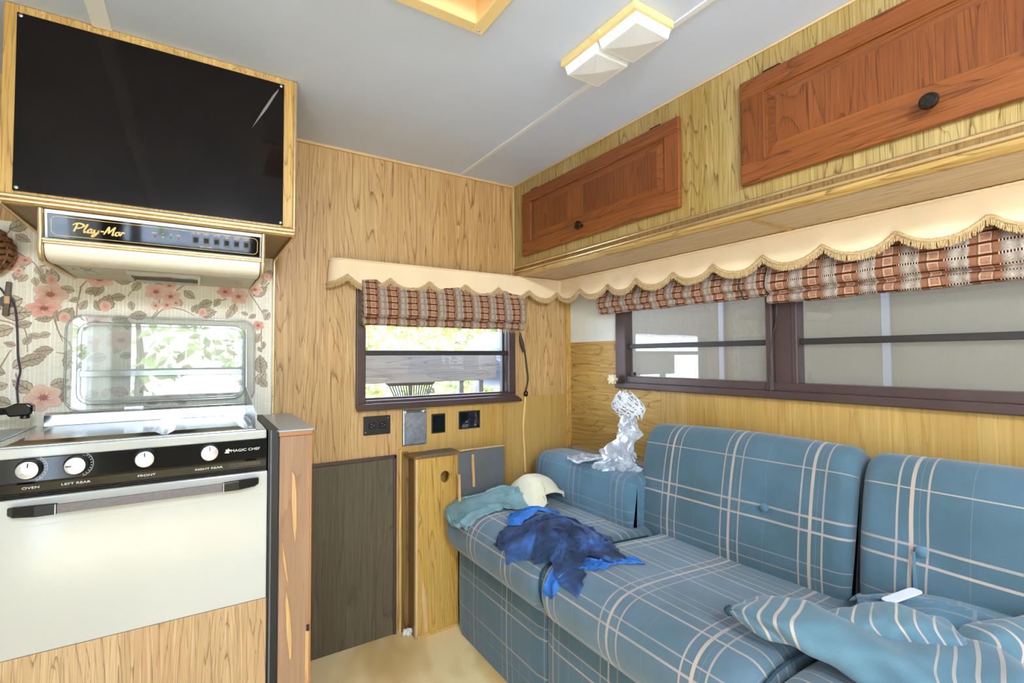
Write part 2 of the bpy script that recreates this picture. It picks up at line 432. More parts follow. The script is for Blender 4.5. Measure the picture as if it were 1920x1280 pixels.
M['plaid'] = plaid('blue plaid upholstery', C(78, 101, 112), C(68, 88, 94), pu=.235, ou=.517, pv=.8, vstripes=[(.055, .006, .5), (.10, .005, .4), (.205, .009, .9), (.252, .006, .75), (.415, .006, .8)])
M['plaid_seat'] = plaid('blue plaid seat', C(92, 112, 124), C(78, 96, 104), pu=.245, pv=.30, ov=.1, amount=.68,
    vstripes=[(.10, .018, .9), (.22, .018, .8), (.34, .014, .7), (.44, .012, .5), (.75, .018, .7), (.85, .012, .6)])
M['plaid_base'] = plaid('blue plaid base', C(62, 86, 94), C(70, 94, 104), pu=.245, pv=.30, ov=.3, amount=.55,
    ustripes=[(.10, .012, .7), (.22, .024, 1), (.36, .012, .6), (.55, .005, .25), (.8, .005, .2)])
M['plaid_cover'] = plaid('loose plaid cover', C(90, 116, 124), C(78, 104, 116), pu=.13, pv=.6, amount=.8,
    ustripes=[(.1, .035, 1), (.32, .035, .8), (.55, .035, 1), (.78, .03, .7)], vstripes=[(.4, .01, .4), (.8, .01, .4)])
M['plaid_cover2'] = plaid('loose plain-ended cover', C(90, 116, 124), C(78, 104, 116), pu=.33, pv=.9, ou=.25, amount=.75, ustripes=[(.46, .018, 1), (.55, .018, 1), (.64, .018, 1), (.30, .012, .9), (.37, .014, .9)], vstripes=[(.4, .006, .3), (.8, .006, .3)])
M['plaid_plain'] = plaid('plain blue upholstery', C(86, 118, 134), C(72, 98, 112), amount=.25)
M['piping'] = plain('dark teal piping', C(44, 64, 72), .8, spec=.1)
def mk_jacket():
    k = NT('navy and blue jacket cloth')
    n = k.noise(k.obj(), 8.0, 3, .6, .5)
    k.set(Base_Color=k.ramp(n, [(.40, C(30, 40, 60)), (.52, C(42, 60, 92)), (.60, C(50, 80, 130)), (.72, C(66, 116, 186))]), Roughness=.95)
    k.b.inputs['Specular IOR Level'].default_value = .08; k.b.inputs['Sheen Weight'].default_value = .1
    k.bump(k.noise(k.obj(), 220, 2, .6), .3, .001); return k.m
M['jacket'] = mk_jacket()
M['jacket_blue'] = plain('bright blue fleece', C(62, 112, 182), .95, var=.25, nscale=9, spec=.05)
M['teal_cloth'] = plain('faded teal cloth', C(128, 158, 162), .9, var=.2, nscale=6, spec=.1)
M['cream_cloth'] = plain('cream cloth', C(222, 212, 182), .9, var=.08, nscale=6, spec=.1)
M['paper'] = plain('white paper', C(236, 238, 244), .8, var=.02)
M['carpet'] = None
M['shade'] = woven('woven shade cloth')
M['shade_big'] = woven('woven shade cloth wide', .098, .030)
M['pane'] = glassy('window glass', refl=.04)
M['lid_glass'] = glassy('clear stove lid', (.97, .98, .97, 1), refl=.06, haze=.10, hazecol=(.85, .87, .85, 1))
M['lid_rim'] = glassy('moulded rim of the stove lid', (.80, .81, .78, 1), refl=.14, rough=.1, haze=.22, hazecol=(.6, .6, .56, 1))
M['frost'] = glassy('frosted side guard', (.9, .92, .93, 1), refl=.1, rough=.2, haze=.6, hazecol=(.8, .82, .82, 1))
M['lens'] = plain('white prismatic lens', C(240, 242, 246), .25, var=.01, Transmission_Weight=.0)
M['leaf'] = plain('green leaf', C(120, 160, 70), .6, var=.5, nscale=3)
M['leaf2'] = plain('yellow-green leaf', C(176, 190, 96), .6, var=.4, nscale=3)
M['bark'] = plain('bark', C(90, 74, 58), .9, var=.3)
M['weathered'] = oak('weathered grey board', 'x', C(104, 108, 118), C(94, 97, 106), C(70, 71, 76), across=14, along=1, k_=6, pore=.4, seed=21, rough=.8)
M['ground'] = plain('pale concrete', C(204, 206, 208), .9, var=.3, nscale=6)
M['shed_wall'] = plain('pale blue siding', C(186, 200, 214), .7)
M['shed_roof'] = plain('blue-grey metal roof', C(120, 146, 178), .4)
M['outer_panel'] = plain('greige aluminium siding', C(84, 76, 64), .7, var=.05, nscale=3)
M['outer_strip'] = plain('pale siding strip', C(112, 116, 124), .5)
M['grill'] = plain('blue-grey kettle', C(60, 68, 82), .5)

def mk_screen():
    k = NT('insect screen')
    x = k.xyz(k.obj())
    a = k.math('LESS_THAN', k.math('FRACT', k.math('MULTIPLY', x[1], 420.0)), .42)
    b = k.math('LESS_THAN', k.math('FRACT', k.math('MULTIPLY', x[2], 420.0)), .42)
    msk = k.math('MAXIMUM', a, b)
    t = k.n('ShaderNodeBsdfTransparent'); d = k.n('ShaderNodeBsdfDiffuse'); d.inputs[0].default_value = C(128, 122, 110)
    mx = k.n('ShaderNodeMixShader'); k.l(msk, mx.inputs[0]); k.l(t.outputs[0], mx.inputs[1]); k.l(d.outputs[0], mx.inputs[2])
    k.l(mx.outputs[0], k.out.inputs[0]); return k.m
M['screen'] = mk_screen()
def mk_lens():
    k = NT('prismatic lens face')
    x = k.xyz(k.obj())
    a = k.math('PINGPONG', k.math('MULTIPLY', k.math('ADD', x[0], x[1]), 150.0), .5)
    b = k.math('PINGPONG', k.math('MULTIPLY', k.math('SUBTRACT', x[0], x[1]), 150.0), .5)
    h = k.math('MULTIPLY', a, b)
    k.set(Base_Color=k.ramp(h, [(0, C(224, 226, 230)), (.2, C(246, 247, 250))]), Roughness=.2)
    k.bump(h, .6, .003); return k.m
M['lens_face'] = mk_lens()
def mk_carpet():
    k = NT('worn beige floor')
    n = k.noise(k.map(k.obj(), (2.2, 1.2, 1)), 1.0, 3, .55, .6)
    c = k.ramp(n, [(.3, C(252, 228, 180)), (.5, C(248, 218, 162)), (.62, C(214, 174, 106)), (.75, C(246, 220, 170))])
    f = k.noise(k.obj(), 260, 2, .6)
    k.set(Base_Color=k.mix(k.ramp(f, [(.4, .18), (.6, 0.0)]), c, C(150, 124, 84)), Roughness=.9)
    k.bump(f, .2, .002); return k.m
M['carpet'] = mk_carpet()
def mk_wallpaper():
    k = NT('striped linen wallpaper')
    x = k.xyz(k.obj())
    f = k.math('FRACT', k.math('MULTIPLY', x[0], 1/.043))
    m = k.ramp(f, [(0, 0.0), (.06, 1.0), (.11, 0.0), (.30, .8), (.34, 0.0), (.5, .5), (.53, 0.0), (.82, .7), (.86, 0.0)], 'CONSTANT')
    lin = k.noise(k.map(k.obj(), (26, 1, 520)), 1.0, 2, .6)
    b = k.ramp(lin, [(.3, C(222, 211, 188)), (.7, C(241, 233, 212))])
    k.set(Base_Color=k.mix(k.math('MULTIPLY', m, .8), b, C(254, 252, 246)), Roughness=.6)
    k.bump(lin, .1, .0006); return k.m
M['wallpaper'] = mk_wallpaper()
def mk_print():
    k = NT('printed flowers')
    a = k.n('ShaderNodeVertexColor'); a.layer_name = 'tint'
    k.set(Base_Color=k.mix(k.ramp(k.noise(k.obj(), 160, 3, .6), [(.4, .25), (.65, 0.0)]), a.outputs[0], C(190, 160, 136)), Roughness=.65); return k.m
M['print'] = mk_print()
def mk_plastic():
    k = NT('crumpled clear film')
    t = k.n('ShaderNodeBsdfTransparent'); g = k.n('ShaderNodeBsdfGlossy'); g.inputs['Roughness'].default_value = .12
    d = k.n('ShaderNodeBsdfDiffuse'); d.inputs[0].default_value = C(214, 222, 234)
    lw = k.n('ShaderNodeLayerWeight'); lw.inputs[0].default_value = .45
    m1 = k.n('ShaderNodeMixShader'); k.l(lw.outputs['Facing'], m1.inputs[0]); k.l(t.outputs[0], m1.inputs[1]); k.l(g.outputs[0], m1.inputs[2])
    m2 = k.n('ShaderNodeMixShader'); k.l(k.ramp(k.noise(k.obj(), 22, 4, .7), [(.35, .18), (.7, .6)]), m2.inputs[0]); k.l(m1.outputs[0], m2.inputs[1]); k.l(d.outputs[0], m2.inputs[2])
    k.l(m2.outputs[0], k.out.inputs[0]); return k.m
M['film'] = mk_plastic()

# ================================================================== the setting
XL, XR, YB, YF, H = -0.75, 1.659, 2.006, -2.4, 2.0
XC = 1.304                                           # face of the overhead cabinets
def struct(name, mb, m, parent=None, **kw):
    return obj(name, mb, m, parent, kind='structure', **kw)
struct('floor', MB().box(XL-.04, XR+.04, YF-.04, YB+.04, -.04, 0), M['carpet'])
VX0, VX1, VY0, VY1 = .225, .580, .70, 1.055          # shaft of the roof vent
b = MB()
b.box(XL, VX0, YF, YB, H, H+.04); b.box(VX1, XR, YF, YB, H, H+.04)
b.box(VX0, VX1, YF, VY0, H, H+.04); b.box(VX0, VX1, VY1, YB, H, H+.04)
struct('ceiling', b, M['ceiling'])
struct('trim_1', MB().box(1.004, 1.022, -2.3, 2.004, H-.004, H), M['white_trim'], bevel=.0015)
struct('trim_2', MB().box(-.240, -.200, -2.3, 1.588, H-.006, H), M['white_strip'], bevel=.0015)
# end wall: oak panelling with the opening of window 1, wallpaper behind the stove
WX0, WX1, WZ0, WZ1 = .552, 1.285, .962, 1.47
b = MB()
b.box(XL, WX0, YB, YB+.04, 0, H); b.box(WX1, XR+.04, YB, YB+.04, 0, H)
b.box(WX0, WX1, YB, YB+.04, 0, WZ0); b.box(WX0, WX1, YB, YB+.04, WZ1, H)
wall_back = struct('wall_back', b, M['oak_wall'])
wp = struct('wallpaper', MB().box(XL, .228, YB-.0015, YB, .90, 1.56), M['wallpaper'], wall_back)
struct('plain_panel', MB().box(.722, 1.235, YB-.003, YB, .50, .935), M['oak_wall2'], wall_back, bevel=.0008)
struct('plain_panel', MB().box(1.238, 1.63, YB-.004, YB, .40, .955), M['oak_wall2'], wall_back, bevel=.0008)
struct('batten', MB().box(.716, .728, YB-.009, YB, 0, .76), M['oak_frame'], wall_back, bevel=.001)
struct('trim_3', MB().box(.226, .236, YB-.008, YB, .93, 1.525), M['gold'], bevel=.003)
struct('trim_4', MB().box(.24, XC, YB-.008, YB, H-.012, H), M['tan_trim'], bevel=.002)
struct('trim_5', MB().box(1.628, XR, YB-.012, YB, 0, 1.53), M['oak_frame'], bevel=.002)
# right wall with the long window
RY0, RY1, RZ0, RZ1 = -.30, 1.63, 1.03, 1.47
b = MB()
b.box(XR, XR+.04, YF, RY0, 0, H); b.box(XR, XR+.04, RY1, YB, 0, H)
b.box(XR, XR+.04, RY0, RY1, 0, RZ0); b.box(XR, XR+.04, RY0, RY1, RZ1, H)
wall_right = struct('wall_right', b, M['oak_wall2'])
struct('white_panel', MB().box(XR-.003, XR, 1.64, YB-.012, 1.225, 1.545), M['white_board'], wall_right)
struct('oak_patch', MB().prism([(1.40, .685), (YB-.012, .685), (YB-.012, 1.225), (1.650, 1.225), (1.650, 1.002), (1.40, 1.002)], 'x', XR-.003, XR), M['oak_patch'], wall_right)
struct('grey_patch', MB().box(XR-.003, XR, 1.40, YB-.012, .40, .684), M['grey_board'], wall_right)
ys = [1.398, 1.27, 1.13, .985, .83, .69, .55, .40, .24, .06, -.12, -.32]
for k in range(len(ys)-1):
    struct('panel', MB().box(XR-.004, XR, ys[k+1]+.0003, ys[k], .40, 1.004), M['oak_wall2'], wall_right, bevel=.0004)
# left wall with an open door added for daylight, front wall with window 3
DY0, DY1, DZ1 = -1.35, -.55, 1.9
b = MB()
b.box(XL-.04, XL, YF, DY0, 0, H); b.box(XL-.04, XL, DY1, YB, 0, H); b.box(XL-.04, XL, DY0, DY1, DZ1, H)
struct('wall_left', b, M['white_board'])
FX0, FX1, FZ0, FZ1 = -.62, .44, .74, 1.54
b = MB()
b.box(XL, FX0, YF-.04, YF, 0, H); b.box(FX1, XR, YF-.04, YF, 0, H)
b.box(FX0, FX1, YF-.04, YF, 0, FZ0); b.box(FX0, FX1, YF-.04, YF, FZ1, H)
struct('wall_front', b, plain('grey-brown panelling', C(72, 60, 48), .6))

def ring(mb, x0, x1, z0, z1, w, y0, y1):
    mb.box(x0, x0+w, y0, y1, z0, z1); mb.box(x1-w, x1, y0, y1, z0, z1)
    mb.box(x0+w, x1-w, y0, y1, z0, z0+w); mb.box(x0+w, x1-w, y0, y1, z1-w, z1)
# window 1 (end wall)
w1 = thing('window_1', (.92, YB, .95), kind='structure')
b = MB(); b.box(.534, .572, YB-.018, YB+.03, .941, 1.47); b.box(1.262, 1.303, YB-.018, YB+.03, .975, 1.47)
b.box(.572, 1.262, YB-.018, YB+.03, 1.44, 1.47); b.box(.572, 1.303, YB-.018, YB+.03, .941, .975)
struct('frame', b, M['brown_metal'], w1, bevel=.004)
struct('sill', MB().prism([(.534, .934), (1.33, .934), (1.33, .944), (1.303, .962), (.534, .962)], 'y', YB-.034, YB-.016), M['brown_metal'], w1, bevel=.003)
struct('inner_lip', MB().box(1.238, 1.254, YB+.004, YB+.03, .975, 1.44), M['brown_dark'], w1, bevel=.002)
struct('sash_rail', MB().box(.572, 1.262, YB-.004, YB+.024, 1.158, 1.181), M['brown_dark'], w1, bevel=.003)
struct('bottom_rail', MB().box(.572, 1.262, YB+.002, YB+.024, .972, .984), M['brown_metal'], w1, bevel=.002)
struct('pane', MB().box(.572, 1.262, YB+.012, YB+.015, 1.181, 1.44), M['pane'], w1)
struct('pane', MB().box(.572, 1.262, YB+.012, YB+.015, .984, 1.158), M['pane'], w1)
# window 2 (right wall, two lights side by side)
w2 = thing('window_2', (XR, .7, 1.03), kind='structure')
def rbar(mb, y0, y1, z0, z1, d0=.02, d1=-.03): return mb.box(XR-d0, XR-d1, y0, y1, z0, z1)
b = MB(); rbar(b, 1.585, 1.648, 1.004, 1.47); rbar(b, -.30, -.24, 1.004, 1.47); rbar(b, -.24, 1.585, 1.44, 1.47)
struct('frame', b, M['brown_metal'], w2, bevel=.004)
struct('frame_bottom', rbar(MB(), -.24, 1.585, 1.030, 1.060, .016), M['brown_metal'], w2, bevel=.003)
struct('sill', rbar(MB(), -.30, 1.648, 1.004, 1.032, .028), M['brown_metal'], w2, bevel=.004)
struct('mullion', rbar(MB(), .842, .905, 1.055, 1.45, .012), M['brown_metal'], w2, bevel=.003)
struct('mullion_edge', rbar(MB(), .905, .930, 1.030, 1.45, .024), M['brown_metal'], w2, bevel=.005)
struct('mullion_edge', rbar(MB(), .826, .844, 1.055, 1.45, .018), M['brown_metal'], w2, bevel=.004)
for y0, y1 in ((.930, 1.585), (-.24, .826)):
    struct('sash_rail', rbar(MB(), y0, y1, 1.186, 1.206, .002, -.02), M['brown_dark'], w2, bevel=.002)
    struct('pane', MB().box(XR+.014, XR+.017, y0, y1, 1.06, 1.44), M['pane'], w2)
    struct('insect_screen', MB().add([(XR+.026, y0, 1.06), (XR+.026, y1, 1.06), (XR+.026, y1, 1.44), (XR+.026, y0, 1.44)], [(0, 1, 2, 3)]), M['screen'], w2)
kb = MB(); p = (XR-.028, 1.632, 1.045)
kb.lathe([(.006, 0), (.006, .018), (.017, .02), (.019, .026), (.019, .036), (.015, .042), (.006, .043)], p, (-1, 0, 0), 18)
for k in range(6):
    a = k*PI/3; kb.lathe([(.006, .02), (.006, .04)], (p[0], p[1]+.018*math.cos(a), p[2]+.018*math.sin(a)), (-1, 0, 0), 8)
struct('crank_knob', kb, M['knob_cream'], w2, smooth=40, label='cream crank knob')
struct('latch', MB().box(XR-.006, XR+.01, 1.55, 1.566, 1.062, 1.078), M['brown_dark'], w2)
struct('cord', MB().tube(smooth_path([(XR-.026, .885, 1.33), (XR-.024, .890, 1.27), (XR-.024, .902, 1.22), (XR-.03, .912, 1.12), (XR-.038, .905, 1.02)]), .0022, 6), M['cord_dark'], w2, smooth=60)
# window 3 (front wall, behind the camera)
w3 = thing('window_3', (0, YF, FZ0), kind='structure')
b = MB(); ring(b, FX0-.02, FX1+.02, FZ0-.02, FZ1+.02, .045, YF-.03, YF+.015)
struct('frame', b, M['brown_metal'], w3, bevel=.003)
struct('sash_rail', MB().box(FX0, FX1, YF-.02, YF+.005, 1.02, 1.05), M['brown_dark'], w3)
struct('pane', MB().box(FX0+.02, FX1-.02, YF-.012, YF-.009, FZ0+.02, FZ1-.02), M['pane'], w3)

# ================================================================== printed flowers of the wallpaper (flat print)
class Print:
    def __init__(s): s.v, s.f, s.c, s.k = [], [], [], 0
    def poly(s, pts, col, cen=None, ccol=None):
        s.k += 1; y = YB-.0018-.0000016*s.k
        n = len(s.v)
        if cen is None: cen = (sum(p[0] for p in pts)/len(pts), sum(p[1] for p in pts)/len(pts))
        s.v.append((cen[0], y, cen[1])); s.c.append(ccol or col)
        for p in pts: s.v.append((p[0], y, p[1])); s.c.append(col)
        for i in range(len(pts)): s.f.append((n, n+1+i, n+1+(i+1) % len(pts)))
    def stroke(s, pts, w, col):
        pts = [Vector((p[0], p[1])) for p in pts]; s.k += 1; y = YB-.0018-.0000016*s.k; n = len(s.v)
        for i, p in enumerate(pts):
            t = (pts[min(i+1, len(pts)-1)]-pts[max(i-1, 0)]).normalized(); q = Vector((-t.y, t.x))
            ww = w*(1-.5*i/len(pts))
            for sg in (1, -1):
                r = p+q*ww*sg*.5; s.v.append((r.x, y, r.y)); s.c.append(col)
        for i in range(len(pts)-1): s.f.append((n+2*i, n+2*i+1, n+2*i+3, n+2*i+2))
PR = Print()
INK = C(112, 88, 76)
def wpt(u, v): q = on('y', u, v, YB); return (q[0], q[2])
def leaf(c, L, a, wide=.62, seed=0):
    col = random.choice([C(198, 184, 156), C(186, 172, 146), C(206, 190, 158), C(178, 166, 138)])
    ca, sa = math.cos(a), math.sin(a)
    def tr(x, z, s=1): return (c[0]+(x*ca-z*sa)*L*s, c[1]+(x*sa+z*ca)*L*s)
    out = [(t, wide*.5*math.sin(PI*min(1, t**.8))*(1+.08*math.sin(t*26))) for t in [k/9 for k in range(10)]]
    pts = [tr(x, z) for x, z in out]+[tr(x, -z) for x, z in out[-2:0:-1]]
    big = [tr(x*1.05-.02, z*1.14) for x, z in out]+[tr(x*1.05-.02, -z*1.14) for x, z in out[-2:0:-1]]
    PR.poly(big, INK); PR.poly(pts, col, tr(.45, 0), tuple(x*.86 for x in col[:3])+(1,))
    PR.stroke([tr(0, 0), tr(.5, .02), tr(.95, 0)], L*.05, INK)
    for t in (.3, .5, .68):
        for sg in (1, -1): PR.stroke([tr(t, 0), tr(t+.16, sg*wide*.34)], L*.028, INK)
def flower(c, r, n=5, a0=0.0, sq=1.0, deep=False):
    light, mid, core = (C(240, 204, 182), C(224, 160, 138), C(168, 92, 80)) if not deep else (C(230, 176, 156), C(208, 132, 114), C(144, 76, 68))
    for k in range(n):
        a = a0+2*PI*k/n
        pc = (c[0]+r*.54*math.cos(a), c[1]+r*.54*math.sin(a)*sq)
        def el(f): return [(pc[0]+f*r*(.50*math.cos(t)*math.cos(a)-.46*math.sin(t)*math.sin(a))*(1+.07*math.sin(3*t+k)),
                            pc[1]+f*sq*r*(.50*math.cos(t)*math.sin(a)+.46*math.sin(t)*math.cos(a))*(1+.07*math.sin(3*t+k))) for t in [2*PI*i/16 for i in range(16)]]
        PR.poly(el(1.05), C(196, 146, 126))
        PR.poly(el(1.0), light, (c[0]+r*.2*math.cos(a), c[1]+r*.2*math.sin(a)*sq), mid)
    PR.poly([(c[0]+r*.24*math.cos(t), c[1]+r*.22*sq*math.sin(t)) for t in [2*PI*i/12 for i in range(12)]], core)
    for k in range(9):
        t = 2*PI*k/9; PR.stroke([(c[0]+r*.1*math.cos(t), c[1]+r*.1*math.sin(t)), (c[0]+r*.36*math.cos(t), c[1]+r*.36*sq*math.sin(t))], r*.05, core)
def bud(c, r, a):
    leaf(c, r*1.5, a, .7); leaf((c[0]-r*.2, c[1]), r, a+.7, .6)
    PR.poly([(c[0]+r*.4*math.cos(a)+r*.42*math.cos(t), c[1]+r*.4*math.sin(a)+r*.5*math.sin(t)) for t in [2*PI*i/10 for i in range(10)]], C(232, 190, 168), None, C(206, 136, 118))
def vine(px, w=.0042):
    pts = [wpt(*p) for p in px]
    P = smooth_path([(p[0], 0, p[1]) for p in pts], 6)
    PR.stroke([(p.x, p.z) for p in P], w, C(138, 112, 96)); PR.stroke([(p.x+.0005, p.z) for p in P], w*.45, C(176, 150, 128))
pxm = .0022                                            # metres per photo pixel on this wall
for path in ([(152, 540), (145, 575), (146, 612), (160, 640)], [(150, 540), (165, 525), (180, 520)], [(100, 590), (112, 625), (128, 640)], [(104, 575), (106, 610), (118, 640)],
             [(130, 640), (138, 668), (134, 710), (150, 750)], [(134, 655), (120, 662), (105, 660)], [(136, 690), (148, 712), (152, 730)], [(28, 470), (60, 490), (75, 505)],
             [(300, 560), (296, 580), (285, 595)], [(285, 598), (310, 578), (340, 580), (365, 592)], [(262, 540), (250, 543), (240, 555)], [(270, 530), (285, 525)],
             [(330, 545), (345, 535)], [(465, 545), (485, 575), (500, 600)], [(455, 548), (440, 572)], [(425, 560), (405, 566)], [(505, 530), (490, 545)], [(490, 610), (490, 640), (492, 655)],
             [(0, 560), (25, 590), (48, 620), (52, 660)], [(0, 600), (20, 605), (40, 615)], [(0, 690), (15, 665), (22, 655)], [(0, 745), (20, 758)], [(60, 750), (72, 735), (80, 738)],
             [(345, 730), (360, 745)], [(345, 700), (358, 715), (367, 735)], [(210, 620), (200, 610)], [(5, 450), (25, 425), (45, 410)], [(30, 700), (34, 720), (32, 752)], [(75, 500), (95, 495), (100, 490)], [(88, 505), (90, 525)]): vine(path)
for u, v, r, a in ((42, 560, 40, 205), (60, 605, 22, 200), (100, 595, 24, 190), (140, 660, 34, 250), (95, 625, 18, 200), (78, 632, 18, 165), (95, 545, 14, 80), (140, 545, 22, 170), (160, 548, 22, 20), (150, 560, 16, 200),
                   (150, 580, 20, 60), (190, 532, 26, 250), (215, 525, 32, 10), (148, 515, 28, 30), (165, 600, 22, 170), (210, 600, 24, 10), (235, 556, 24, 190), (250, 545, 22, 60), (245, 565, 18, 280), (345, 528, 22, 75),
                   (345, 545, 24, 320), (270, 520, 20, 150), (300, 540, 18, 100), (275, 590, 28, 190), (375, 590, 30, 15), (360, 585, 18, 60), (340, 574, 16, 110), (398, 566, 26, 200), (412, 560, 20, 240), (440, 570, 24, 260), (436, 580, 22, 240), (475, 555, 34, 40),
                   (490, 535, 24, 70), (480, 590, 16, 210), (490, 585, 14, 20), (465, 590, 14, 160), (496, 600, 20, 60), (488, 625, 22, 250), (494, 640, 16, 270), (484, 650, 14, 300), (490, 700, 40, 95), (482, 720, 32, 60), (500, 725, 26, 130),
                   (100, 655, 26, 190), (120, 668, 18, 30), (140, 668, 24, 20), (145, 680, 20, 15), (30, 648, 16, 160), (45, 646, 18, 60), (25, 615, 32, 200), (5, 590, 40, 10), (10, 700, 26, 160), (25, 690, 30, 40), (40, 680, 34, 20), (15, 720, 22, 200),
                   (62, 735, 34, 140), (95, 722, 26, 20), (105, 730, 22, 10), (20, 758, 26, 150), (55, 755, 22, 10), (110, 748, 20, 60), (128, 745, 16, 200), (18, 430, 30, 30), (30, 440, 22, 330), (60, 490, 24, 190), (68, 500, 18, 300), (52, 515, 18, 230), (65, 520, 16, 280), (48, 502, 14, 200),
                   (240, 618, 22, 100), (250, 615, 18, 30), (200, 668, 28, 190), (215, 662, 20, 60), (225, 668, 22, 10), (170, 690, 26, 180), (185, 735, 24, 200), (240, 738, 30, 160), (262, 735, 32, 20), (290, 738, 24, 150), (345, 738, 28, 40), (365, 735, 26, 20), (385, 738, 24, 340), (195, 745, 18, 80), (420, 742, 22, 30),
                   (300, 748, 22, 200), (330, 748, 20, 330), (160, 720, 22, 200), (175, 660, 18, 90)):
    leaf(wpt(u, v), r*.78*pxm, math.radians(a), .56)
for u, v, r, sq, dp in ((95, 552, 25, .85, 0), (83, 578, 25, .7, 1), (187, 524, 22, .7, 0), (293, 547, 19, .9, 0), (320, 556, 17, .9, 0), (313, 572, 11, 1, 0), (292, 573, 9, 1, 0), (330, 568, 8, 1, 0), (447, 556, 19, .9, 0),
                        (422, 547, 16, .8, 1), (478, 543, 16, .8, 0), (484, 610, 12, .9, 1), (318, 536, 12, .6, 0), (180, 602, 22, .55, 1), (170, 642, 15, .9, 1), (228, 638, 24, .8, 0), (300, 660, 16, .9, 0), (352, 640, 16, .9, 0), (345, 678, 20, .8, 0), (384, 662, 16, .9, 0), (370, 680, 14, .8, 0), (430, 666, 14, .9, 0), (420, 648, 11, .9, 0),
                        (316, 745, 18, .7, 0), (423, 728, 14, .8, 0), (82, 745, 27, .9, 0), (220, 734, 8, 1, 1), (26, 486, 12, 1, 1), (22, 498, 10, 1, 1), (48, 488, 9, .8, 1), (505, 520, 10, .9, 0), (36, 508, 7, 1, 0)):
    flower(wpt(u, v), r*.72*pxm, 5 if r > 10 else 6, random.uniform(0, 6), sq, bool(dp))
for u, v, r, a in ((97, 532, 14, 90), (195, 582, 16, 75), (116, 602, 15, 60), (372, 588, 14, 20), (36, 510, 8, 250), (497, 523, 12, 60)):
    bud(wpt(u, v), r*pxm, math.radians(a))
me = bpy.data.meshes.new('floral_print'); me.from_pydata(PR.v, [], PR.f)
ca = me.color_attributes.new('tint', 'FLOAT_COLOR', 'POINT')
for i, c in enumerate(PR.c): ca.data[i].color = c
me.materials.append(M['print'])
fp = bpy.data.objects.new('floral_print', me); link(fp); fp.parent = wp; fp['kind'] = 'stuff'

# ================================================================== overhead cabinets on the right wall
oc = thing('overhead_cabinet', ((XC+XR)/2, .7, 1.55), 'long olive oak overhead cabinet with red-brown panel doors above the sofa windows', 'cabinet')
CY0 = -.45
obj('body', MB().box(XC, XR, CY0, YB-.002, 1.556, H-.001), M['oak_cab'], oc)
obj('underside', MB().box(XC+.01, XR-.004, CY0, YB-.004, 1.545, 1.556), M['oak_under'], oc)
obj('lip', MB().prism([(XC-.004, 1.560), (XC+.022, 1.560), (XC+.022, 1.540), (XC+.008, 1.540), (XC-.004, 1.549)], 'y', CY0, YB-.003), M['oak_cab_h'], oc, bevel=.002)
for z in (1.566, 1.586):
    b = MB().tube([(XC-.003, CY0, z), (XC-.003, YB-.004, z)], .0048, 10); obj('brass_moulding', b, M['gold'], oc, smooth=50)
obj('moulding_band', MB().box(XC-.003, XC, CY0, YB-.004, 1.560, 1.592), M['oak_side'], oc)
obj('seam_strip', MB().box(XC+.024, 1.556, .790, .802, 1.541, 1.546), M['oak_frame_h'], oc, bevel=.0015)
obj('ceiling_bead', MB().box(XC-.004, XC, CY0, YB-.004, H-.007, H-.001), M['tan_trim'], oc, bevel=.001)
obj('corner_bead', MB().box(XC-.005, XC+.002, YB-.009, YB-.003, 1.56, H-.006), M['tan_trim'], oc, bevel=.0015)
def cab_door(ya, yb, knob_y, sizes, lab=None):
    z0, z1 = 1.629, 1.925; f = XC-.019; rl = .060; rs = .072
    d = obj('door', MB().box(f+.008, XC-.001, yb+.004, ya-.004, z0+.004, z1-.004), M['cherry_h'], oc, bevel=.001)
    for a0, a1 in ((z1-rl+.008, z1), (z0, z0+rl)):
        obj('rail', MB().box(f, XC-.002, yb, ya, a0, a1), M['cherry_h'], d, bevel=.004)
    for y0, y1 in ((ya-rs, ya), (yb, yb+rs-.012)):
        obj('stile', MB().box(f+.0006, XC-.002, y0, y1, z0+rl-.002, z1-rl+.010), M['cherry_v'], d, bevel=.004)
    # raised centre: bevelled field of upright staves
    iy0, iy1, iz0, iz1 = yb+rs-.012, ya-rs, z0+rl, z1-rl+.008
    bv = .030; x0, x1 = f+.009, f+.001
    O = [(x0, iy0, iz0), (x0, iy1, iz0), (x0, iy1, iz1), (x0, iy0, iz1)]
    I = [(x1, iy0+bv, iz0+bv), (x1, iy1-bv, iz0+bv), (x1, iy1-bv, iz1-bv), (x1, iy0+bv, iz1-bv)]
    obj('panel_bevel', MB().add(O+I+[(f+.012,)+p[1:] for p in O], [(0, 1, 5, 4), (1, 2, 6, 5), (2, 3, 7, 6), (3, 0, 4, 7), (8, 9, 10, 11), (0, 1, 9, 8), (1, 2, 10, 9), (2, 3, 11, 10), (3, 0, 8, 11)]), M['cherry_h'], d)
    y = iy1-bv; tot = sum(sizes); L = (iy1-bv)-(iy0+bv)
    for s in sizes:
        w = L*s/tot; obj('stave', MB().box(f+.0004, f+.010, y-w+.0004, y, iz0+bv, iz1-bv), M['cherry_v'], d, bevel=.0004); y -= w
    kn = MB().lathe([(.007, 0), (.0065, .010), (.009, .014), (.0165, .019), (.0175, .024), (.0155, .029), (.0125, .0295), (.0115, .028), (.0, .0285)], (f, knob_y, z0+.046), (-1, 0, 0), 28)
    obj('knob', kn, M['knob_dark'], d, smooth=35, label='antique bronze knob')
    for hy in (ya-.09, yb+.10):
        obj('hinge', MB().prism([(hy-.028, z1), (hy+.028, z1), (hy+.022, z1+.007), (hy-.022, z1+.007)], 'x', f+.006, XC), M['knob_dark'], d, bevel=.001)
cab_door(1.902, 1.001, 1.470, [1.0, 1.2, .9, 1.3, 1.0, 1.1])
cab_door(.791, -.11, .361, [1.0, .8, .8, .8, 1.0, 1.1])

